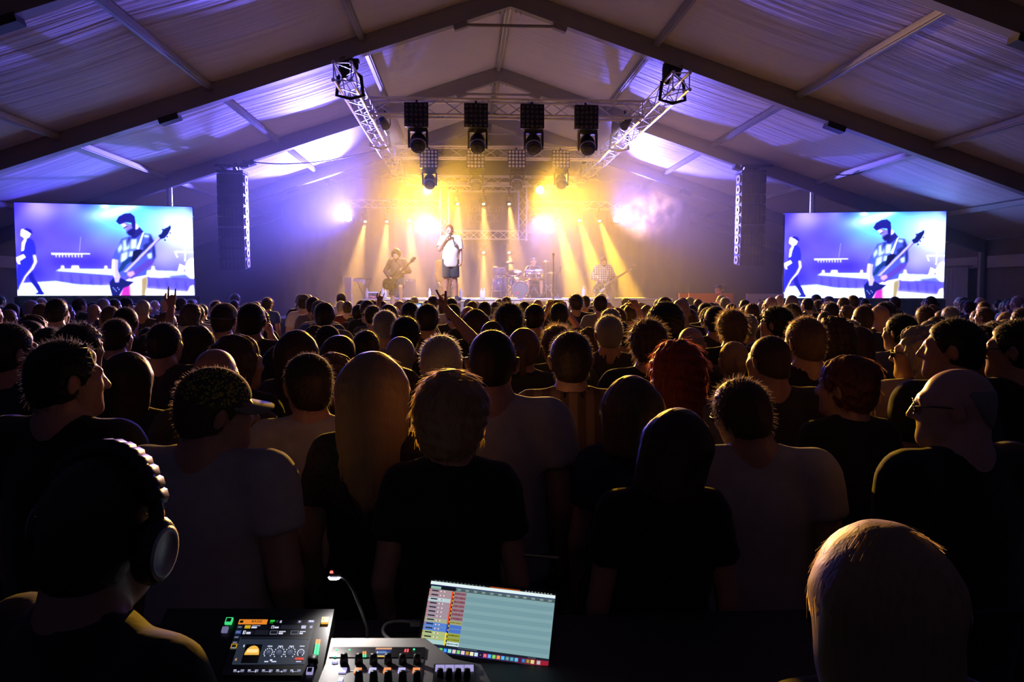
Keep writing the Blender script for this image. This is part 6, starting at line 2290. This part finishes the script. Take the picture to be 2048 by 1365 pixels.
# --- black console with its tilted touch screen
c00, c10 = at(443, 1352, 1.62), at(606, 1352, 1.62)
c01 = at(446, 1240, 1.75)
wd = (c10 - c00).length
xv = (c10 - c00).normalized()
yv = (c01 - c00)
yv = (yv - xv * yv.dot(xv))
ht = yv.length
yv.normalize()
zv = xv.cross(yv)
MD = basis(xv, yv, zv, c00)
con = empty('mixing_console', (c00.x, 1.6, 1.075), label='black digital mixing console with a glowing touch screen', cat='mixing console')
m = MB()
m.box((wd * .1, ht * .32, -.03), (wd * 1.12, ht * .92, .026), MD)
m.build('screen_panel', M_blackp, con)
MB().box((-.52, 1.50, 1.095), (.26, .045, .02)).build('fader_bed', M_blackp, con)
for k in range(12):
    block('fader_cap', (-.74 + k * .04, 1.50 + .015 * math.sin(k * 2.1), 1.122), (.014, .028, .02), M_plate, con)
for sx in (-.3, .9):
    rod('support', MD @ Vector((wd * sx, ht * .8, -.05)), (MD @ Vector((wd * sx, ht * .8, -.05))).xy.to_3d() + Vector((0, 0, 1.075)), .015, M_black, con)
L = []
def rc(x0, y0, x1, y1, c, l=1):
    L.append((x0 * wd, (1 - y1) * ht, x1 * wd, (1 - y0) * ht, c, l))
rc(0, 0, 1, 1, (.03, .035, .05), 0)
rc(.0, .0, .375, .095, (.90, .52, .18)); rc(.015, .025, .06, .07, (.1, .07, .03), 2)
rc(.41, .01, .47, .045, (.2, .8, .25)); rc(.41, .055, .455, .075, (.1, .5, .15)); rc(.49, .015, .52, .06, (.2, .2, .22)); rc(.54, .02, .565, .065, (.7, .72, .85))
rc(.77, .015, .83, .075, (.22, .23, .3)); rc(.79, .025, .812, .06, (.7, .72, .85), 2); rc(.90, .01, 1, .075, (.24, .24, .36)); rc(.92, .015, .985, .05, (.8, .82, .95), 2)
for i in range(5):
    rc(.0, .11 + i * .095, .075, .185 + i * .095, (.13, .15, .2) if i != 1 else (.2, .28, .5))
    rc(.012, .14 + i * .095, .06, .155 + i * .095, (.55, .58, .7), 2)
rc(.0, .45, .078, .54, (.80, .62, .15)); rc(.012, .475, .064, .52, (.12, .1, .05), 2)
rc(.09, .10, .40, .185, (.07, .075, .1)); rc(.10, .115, .175, .175, (.80, .66, .16), 2); rc(.19, .115, .30, .13, (.6, .62, .7), 2); rc(.19, .14, .26, .17, (.85, .86, .95), 2)
rc(.42, .11, .56, .185, (.1, .105, .14)); rc(.45, .12, .482, .175, (.85, .87, .95), 2); rc(.458, .132, .474, .175, (.1, .1, .14), 3); rc(.49, .14, .545, .17, (.85, .86, .95), 2)
rc(.57, .105, .82, .185, (.13, .135, .17)); rc(.84, .115, .90, .175, (.75, .76, .88), 2); rc(.95, .12, .985, .17, (.6, .62, .75), 2)
rc(.09, .205, .24, .29, (.1, .105, .14)); rc(.10, .215, .132, .28, (.85, .87, .95), 2); rc(.116, .225, .126, .27, (.1, .1, .14), 3); rc(.145, .24, .20, .28, (.85, .86, .95), 2)
rc(.25, .20, .43, .29, (.12, .125, .16)); rc(.45, .215, .55, .285, (.5, .52, .6), 2); rc(.456, .222, .544, .278, (.1, .105, .14), 3); rc(.565, .22, .65, .24, (.8, .82, .9), 2); rc(.565, .25, .62, .28, (.85, .86, .95), 2)
rc(.72, .215, .82, .285, (.5, .52, .6), 2); rc(.726, .222, .814, .278, (.1, .105, .14), 3); rc(.835, .22, .91, .24, (.8, .82, .9), 2); rc(.835, .25, .88, .28, (.85, .86, .95), 2)
rc(.085, .33, .99, .82, (.20, .23, .29)); rc(.095, .335, .98, .38, (.10, .115, .14), 2); rc(.095, .385, .98, .81, (.17, .20, .25), 2)
rc(.19, .47, .40, .80, (.03, .03, .035), 3)
for k in range(14):
    a0, a1 = PI * k / 14, PI * (k + 1) / 14
    xa, xb = .295 - .092 * math.cos(a0), .295 - .092 * math.cos(a1)
    hh = .16 * math.sin((a0 + a1) / 2)
    rc(xa, .655 - hh, xb, .66, (.95, .72, .30), 4)
rc(.225, .56, .365, .62, (1, .9, .6), 5)
for i, (kx, kr_) in enumerate(((.50, .045), (.635, .055), (.775, .055), (.91, .035))):
    for k in range(11):
        a = PI * 1.25 - PI * 1.5 * k / 10
        dx, dy = kr_ * 1.15 * math.cos(a), kr_ * 1.7 * math.sin(a)
        rc(kx + dx - .006, .62 - dy - .01, kx + dx + .006, .62 - dy + .01, (.88, .9, 1), 4)
    for k in range(8):
        a = (k + .5) / 8 * 2 - 1
        hw_ = kr_ * .62 * math.sqrt(1 - a * a)
        rc(kx - hw_, .62 + kr_ * .9 * (a - .125), kx + hw_, .62 + kr_ * .9 * (a + .125), (.30 + .12 * (-a), .33 + .12 * (-a), .42 + .12 * (-a)), 5)
    rc(kx - .03, .495, kx + .03, .515, (.8, .82, .92), 4)
for (a, b_, c_, d_) in ((.48, .765, .53, .785), (.57, .765, .63, .785), (.545, .735, .575, .765), (.16, .48, .175, .52)):
    rc(a, b_, c_, d_, (.85, .86, .98), 4)
rc(.855, .705, .965, .745, (.85, .25, .16), 4); rc(.875, .765, .94, .785, (.75, .76, .88), 4)
rc(.11, .72, .13, .76, (.8, .55, .35), 4)
for k in range(5):
    x = .13 + k * .175
    rc(x, .905, x + .035, .925, (.75, .77, .9)); rc(x + .085, .905, x + .13, .925, (.6, .62, .75)); rc(x, .935, x + .13, .945, (.6, .62, .75)); rc(x + .06 + .04 * math.sin(k), .928, x + .072 + .04 * math.sin(k), .955, (.8, .82, .95), 2)
tsc = obj('touch_screen', quads_mesh('touch_screen', L, E_disp), con, MD @ T(0, 0, .0006))
text_obj('lettering', 'BASSE', ht * .06, M_blackp, tsc, MD @ T(wd * .24, ht * .948, .003), .0001)
def led_button(u, v, w_, h_, col, st_, txt=None):
    c = MD @ Vector((u * wd, (1 - v) * ht, .001))
    b = MB().box((0, 0, 0), (w_ * wd / 2, h_ * ht / 2, .003)).build('lit_button', emit('button ' + str(col), col, st_), con, M=MD @ T(u * wd, (1 - v) * ht, .001))
    if txt:
        text_obj('lettering', txt, ht * .05, M_blackp, b, MD @ T(u * wd, (1 - v) * ht, .0045), .0001)
led_button(-.13, .035, .09, .11, (.05, .75, .22), 1.0)
led_button(-.145, .20, .075, .09, (.45, .42, .85), .35)
led_button(1.135, .015, .095, .105, (.95, .50, .06), 1.0, 'F  1')
led_button(1.075, .93, .08, .10, (.55, .5, .95), .6)
MB().box((0, 0, 0), (wd * .027, ht * .032, .001)).build('button_mark', M_blackp, con, M=MD @ T(1.075 * wd, .07 * ht, .005))
MB().box((0, 0, 0), (wd * .03, ht * .03, .001)).build('button_mark', M_blackp, con, M=MD @ T(-.13 * wd, .965 * ht, .005))
for i in range(10):
    for j in range(2):
        u, v = 1.083 + j * .033 + .003 * (9 - i) * .3, .635 - i * .027
        colr = (.05, .85, .35) if i < 7 else (1, .35, .05)
        MB().box((0, 0, 0), (wd * .013, ht * .0105, .002)).build('meter_led', emit('meter ' + str(colr), colr, 1.1), con, M=MD @ T(u * wd, (1 - v) * ht, .001))
MB().lathe([(.011, 0), (.01, .014), (0, .015)], 14).build('knob', M_black, con, True, M=MD @ T(1.09 * wd, .22 * ht, 0))

# --- pale grey mixer
g00, g10, g01 = at(640, 1372, 1.50), at(962, 1372, 1.50), at(662, 1278, 1.72)
xv = (g10 - g00).normalized()
yv = g01 - g00
yv = (yv - xv * yv.dot(xv)).normalized()
zv = xv.cross(yv)
MG = basis(xv, yv, zv, g00)
gw = (g10 - g00).length
gh_ = (g01 - g00).length
def gpt(px, py):
    """point of the mixer's top face under a survey line"""
    d = CF + CR * ((px - CX) / F_PX) + CU * ((CY - py) / F_PX)
    t = (g00 - CAM).dot(zv) / d.dot(zv)
    p = CAM + d * t - g00
    return p.dot(xv), p.dot(yv)
mx = empty('grey_mixer', (g00.x + gw / 2, 1.6, 1.075), label='pale grey mixer with orange and lilac lit buttons below the tilted display', cat='mixing console')
x_l, y_t = gpt(661, 1277)
x_r, _ = gpt(1000, 1277)
m = MB()
m.prism([gpt(630, 1420), gpt(1010, 1420), gpt(962, 1330), gpt(905, 1318), gpt(850, 1277), gpt(663, 1277)], -.05, 0, MG)
m.build('body', M_grey, mx)
def gbox(name, px0, py0, px1, py1, h, mm, z0=0.0, **k):
    a, b = gpt(px0, py1), gpt(px1, py0)
    c = gpt(px0, py0)
    x0_, y0_, x1_, y1_ = min(a[0], c[0]), a[1], b[0], b[1]
    return MB().box(((x0_ + x1_) / 2, (y0_ + y1_) / 2, z0 + h / 2), ((x1_ - x0_) / 2, (y1_ - y0_) / 2, h / 2)).build(name, mm, mx, M=MG)
gbox('control_panel', 664, 1297, 850, 1400, .002, M_mid)
gbox('display_strip', 666, 1299, 850, 1319, .004, M_blackp)
for k, px in enumerate((688, 717.5, 747, 776, 805, 834)):
    u, v_ = gpt(px, 1330)
    kb = MB().lathe([(.0085, 0), (.008, .012), (.0065, .02), (0, .0205)], 14).build('knob', M_blackp, mx, True, M=MG @ T(u, v_, .002))
    u, v_ = gpt(px, 1366)
    if k: MB().lathe([(.0085, 0), (.008, .012), (.0065, .02), (0, .0205)], 14).build('knob', M_blackp, mx, True, M=MG @ T(u, v_, .002))
    gbox('lit_button', px - 8, 1341, px + 6, 1350, .005, emit('orange key', (1, .30, .10), 1.1) if k % 2 else emit('lilac key', (.58, .55, 1), .95))
gbox('lit_button', 678, 1360, 687, 1368, .005, MATS['lilac key'])
for a, b in ((694, 708), (723, 737), (752, 766), (782, 795), (811, 825)):
    gbox('printed_line', a, 1345, b, 1346, .0006, M_plate, .0022)
u, v_ = gpt(670, 1328)
MB().lathe([(.0065, 0), (.006, .004), (0, .0045)], 16).build('round_button', emit('lilac round key', (.62, .60, 1), .8), mx, M=MG @ T(u, v_, .002))
for px, py, c in ((673, 1305, 'g'), (699, 1305, 'g'), (670, 1319, 'g'), (828, 1304, 'g'), (837, 1315, 'r')):
    u, v_ = gpt(px, py)
    MB().lathe([(.0022, 0), (.0018, .002), (0, .0025)], 8).build('indicator', emit('led ' + c, (.05, .9, .35) if c == 'g' else (1, .08, .08), 1.6), mx, M=MG @ T(u, v_, .004))
for j in range(2):
    for i in range(4):
        gbox('meter_led', 725.5 + j * 4.2, 1317.5 - i * 3, 728.5 + j * 4.2, 1319.6 - i * 3, .001, MATS['meter (0.05, 0.85, 0.35)'] if i < 2 else MATS['meter (1, 0.35, 0.05)'], .0042)
ms = []
for (x0_, y0_, x1_, y1_, c, l) in ((0, 0, 1, 1, (.10, .18, .42), 0), (0, .82, 1, 1, (.88, .62, .42), 1), (0, 0, 1, .16, (.90, .75, .25), 1), (.1, .42, .9, .5, (.5, .65, .8), 1), (.12, .36, .2, .58, (.8, .85, .8), 2), (.25, .45, .7, .6, (.35, .5, .7), 2)):
    a, b = gpt(747, 1319.5), gpt(784, 1301)
    ww, hh = b[0] - a[0], b[1] - a[1]
    ms.append((a[0] + x0_ * ww, a[1] + y0_ * hh, a[0] + x1_ * ww, a[1] + y1_ * hh, c, l))
obj('small_screen', quads_mesh('small_screen', ms, E_disp), mx, MG @ T(0, 0, .0045))
for px in (811, 816):
    gbox('segment_digit', px - 1.6, 1303.5, px + 1.6, 1309, .001, emit('red digit', (1, .1, .12), 1.2), .0042)
gbox('lower_panel', 868, 1332, 950, 1380, .003, M_blackp)
for k in range(4):
    gbox('scribble_strip', 871 + k * 19.2, 1337, 889.3 + k * 19.2, 1347, .004, emit('lilac strip', (.48, .42, .85), .75), .003)
for k in range(4):
    u, v_ = gpt(880 + k * 18, 1356)
    MB().lathe([(.007, 0), (.006, .014), (0, .015)], 12).build('knob', M_blackp, mx, True, M=MG @ T(u, v_, .003))

# --- slim monitor on its stand
bl0, br0 = at(838, 1301, 1.76), at(1096, 1335, 1.70)
tl0 = at(868, 1160, 1.84)
xv = (br0 - bl0)
lw = xv.length
xv.normalize()
yv = tl0 - bl0
yv = (yv - xv * yv.dot(xv))
lh = yv.length
yv.normalize()
zv = xv.cross(yv)
ML = basis(xv, yv, zv, bl0)
lp = empty('laptop_display', (bl0.x + lw / 2, 1.75, 1.075), label='slim tilted computer display showing a recording session with coloured tracks', cat='monitor')  # laptop shown by its screen alone; keyboard left out, stand added
MB().box((lw / 2, lh / 2, -.004), (lw / 2 + .006, lh / 2 + .007, .003), ML).build('bezel', M_blackp, lp)
L = []
def rc(x0, y0, x1, y1, c, l=1):
    L.append((x0 * lw, (1 - y1) * lh, x1 * lw, (1 - y0) * lh, c, l))
rc(0, 0, 1, 1, (.50, .64, .66), 0)
rc(0, 0, 1, .022, (.10, .09, .09)); rc(.48, .004, .72, .02, (.65, .27, .10), 2)
for k in range(14):
    rc(.03 + k * .03, .004, .045 + k * .03, .016, (.35, .4, .4), 2)
for k in range(9):
    rc(.76 + k * .025, .004, .772 + k * .025, .016, (.6, .6, .6), 2)
rc(0, .022, 1, .068, (.88, .95, .95)); rc(0, .068, 1, .082, (.13, .16, .38))
rc(0, .082, .21, .132, (.10, .11, .13)); rc(.008, .092, .09, .128, (.55, .72, .66), 2)
rc(.21, .085, 1, .13, (.30, .37, .38))
for k in range(12):
    rc(.222 + k * .066, .095, .25 + k * .066, .118, (.52, .60, .60), 2)
tracks = [(.66, .55, .58)] * 2 + [(.72, .80, .82)] + [(.64, .55, .60)] * 4 + [(.66, .66, .55)] + [(.35, .50, .80)] * 2 + [(.68, .74, .48)] * 2 + [(.66, .80, .80)]
clips = [(.60, .42, .46)] * 7 + [(.66, .63, .40)] + [(.30, .44, .78)] * 2 + [(.60, .62, .22)] * 2 + [(.82, .92, .94)]
y0_ = .135
hh = (.895 - y0_) / 13
for i in range(13):
    ya, yb = y0_ + i * hh, y0_ + (i + 1) * hh
    rc(0, ya, .185, yb - .004, tracks[i])
    if i < 12:
        rc(.02, ya + .012, .075, ya + .030, (.14, .15, .22), 2)
        rc(.002, ya + .01, .01, ya + .03, (.8, .35, .3), 2)
        for q in (.09, .105, .118):
            rc(q, ya + .014, q + .009, ya + .032, (.88, .9, .92) if q != .105 else (.8, .45, .5), 2)
    rc(.183, ya, .195, yb, (.90, .28, .14) if i < 8 else ((.2, .3, .7) if i < 10 else (.92, .85, .25)), 2)
    rc(.195, ya, .203, yb, (.08, .08, .08), 2)
    rc(.196, ya + .01, .202, ya + .034, (.9, .75, .15), 3)
    rc(.205, ya + .002, .30, yb - .004, clips[i])
    for q in range(20):
        a_ = rng.uniform(.002, .014)
        xm = .208 + q * .0045
        if i not in (8, 9):
            rc(xm, (ya + yb) / 2 - a_, xm + .003, (ya + yb) / 2 + a_, (.36, .14, .2) if i < 7 else ((.3, .32, .1) if i < 12 else (.08, .12, .25)), 2)
    if i % 2: rc(.302, ya, .995, yb, (.46, .60, .63))
    rc(.302, yb - .003, .995, yb, (.42, .55, .58), 2)
rc(0, .895, 1, .925, (.12, .15, .19)); rc(.03, .897, .065, .918, (.3, .75, .55), 2); rc(.072, .9, .085, .916, (.85, .3, .25), 2)
rc(.3, .905, .45, .915, (.32, .38, .42), 2); rc(.84, .905, .9, .915, (.3, .34, .38), 2)
for k in range(16):
    t = k / 15
    rc(k / 16, .925, (k + 1) / 16, 1, (.09 + .25 * t ** 1.5 + .5 * max(0, t - .72) * 2, .09 + .12 * max(0, t - .6), .22 + .25 * math.sin(PI * t) * (1 - t)))
icons = ['0.30,0.62,0.95', '.75,.72,.6', '.55,.75,.95', '.35,.80,.35', '.20,.55,.95', '.55,.85,.80', '.85,.8,.8', '.45,.80,.35', '.92,.80,.82', '.65,.52,.15', '.95,.93,.75', '.75,.9,.92', '.12,.12,.12', '.9,.35,.42', '.35,.65,.95', '.45,.82,.35', '.95,.55,.25', '.25,.70,.92',
         '.35,.55,.55', '.25,.6,.7', '.3,.7,.85', '.15,.4,.65', '.6,.45,.2', '.85,.85,.5', '.7,.72,.72']
for k, c in enumerate(icons):
    col = tuple(float(q) for q in c.split(','))
    x = .052 + k * .0345 + (.02 if k > 20 else 0) + (.012 if k > 23 else 0)
    rc(x, .935, x + .027, .985, col, 2)
    rc(x + .008, .95, x + .019, .970, tuple(min(1, q * .6 + .35) for q in col), 3)
obj('screen', quads_mesh('laptop_screen', L, E_lap, .0003), lp, ML)
rod('bottom_edge', ML @ Vector((.0, -.008, -.006)), ML @ Vector((lw, -.008, -.006)), .007, M_blackp, lp)
bc_ = ML @ Vector((lw / 2, lh * .3, -.012))
rod('stand_pole', (bc_.x, bc_.y + .06, 1.078), bc_, .014, M_black, lp)
MB().lathe([(.09, 0), (.09, .01), (.02, .018)], 18, T(bc_.x, bc_.y + .06, 1.076)).build('stand_foot', M_black, lp)

# --- gooseneck lamp and cables
YL = 1.76
e = at(668, 1152, YL)
ns_ = [at(735, 1257, YL + .02), at(722, 1222, YL), at(706, 1180, YL), at(693, 1160, YL), at(680, 1152, YL)]
gl_ = empty('gooseneck_lamp', (ns_[0].x, YL + .02, 1.075), label='small gooseneck desk lamp with a bright white tip', cat='lamp')
MB().tube([Vector((ns_[0].x, YL + .02, 1.075))] + ns_, .004, 6).build('gooseneck', M_blackp, gl_, True)
MB().tube([at(682, 1151, YL), at(674, 1149, YL), at(662, 1149, YL), at(658, 1151, YL)], [.005, .0095, .0095, .005], 10).build('lamp_head', M_blackp, gl_, True)
MB().lathe([(.011, 0), (.009, -.004), (0, -.006)], 12, T(e + Vector((.001, -.002, -.003))) @ Matrix.Diagonal((1.3, .9, 1, 1))).build('led', emit('white led', (.85, .82, 1), 14), gl_, True)
MB().lathe([(.004, 0), (.003, .004), (0, .005)], 8, T(at(663, 1146.5, YL - .012))).build('power_light', emit('red led', (1, .1, .08), 3), gl_, True)
spot('lamp_beam', e + Vector((0, -.002, -.014)), e + Vector((.12, -.3, -.5)), 2.6, (1, .93, .88), 130, .8, .01, gl_)
cable([at(838, 1247, 1.84), at(805, 1243, 1.86), at(775, 1247, 1.86), at(766, 1262, 1.85), at(778, 1278, 1.82), at(822, 1298, 1.78), at(838, 1306, 1.74)], .0042, 'grey cable looping out of the left side of the tilted display', mat('grey cable jacket', (.16, .15, .15), .5, var=.1))
MB().box((0, 0, 0), (.012, .006, .006)).build('cable_plug', M_mid, [q for q in C.objects if q.name.startswith('cable') and 'grey cable' in q.get('label', '')][0], M=T(at(831, 1247, 1.84)))

# --- crowd barrier between the desk and the audience
YBR = 2.05
br = empty('crowd_barrier', (0.5, YBR, 0), label='dark metal crowd barrier in front of the mixing desk', cat='barrier')
for z in (1.02, .2):
    rod('rail', (-1.6, YBR, z), (2.2, YBR, z), .021, M_black, br, 10)
for k in range(26):
    x = -1.55 + k * .147
    rod('bar', (x, YBR, .2), (x, YBR, 1.02), .008, M_black, br, 6)
ya_ = at(1048, 1114.5, YBR - .05)
yb_ = at(1118, 1120, YBR - .05)
rod('rail_highlight', (ya_.x, YBR - .04, ya_.z), (yb_.x, YBR - .04, yb_.z), .0045, M_brass, br, 6)  # brass-coloured rod drawn in place of the yellow highlight along the rail
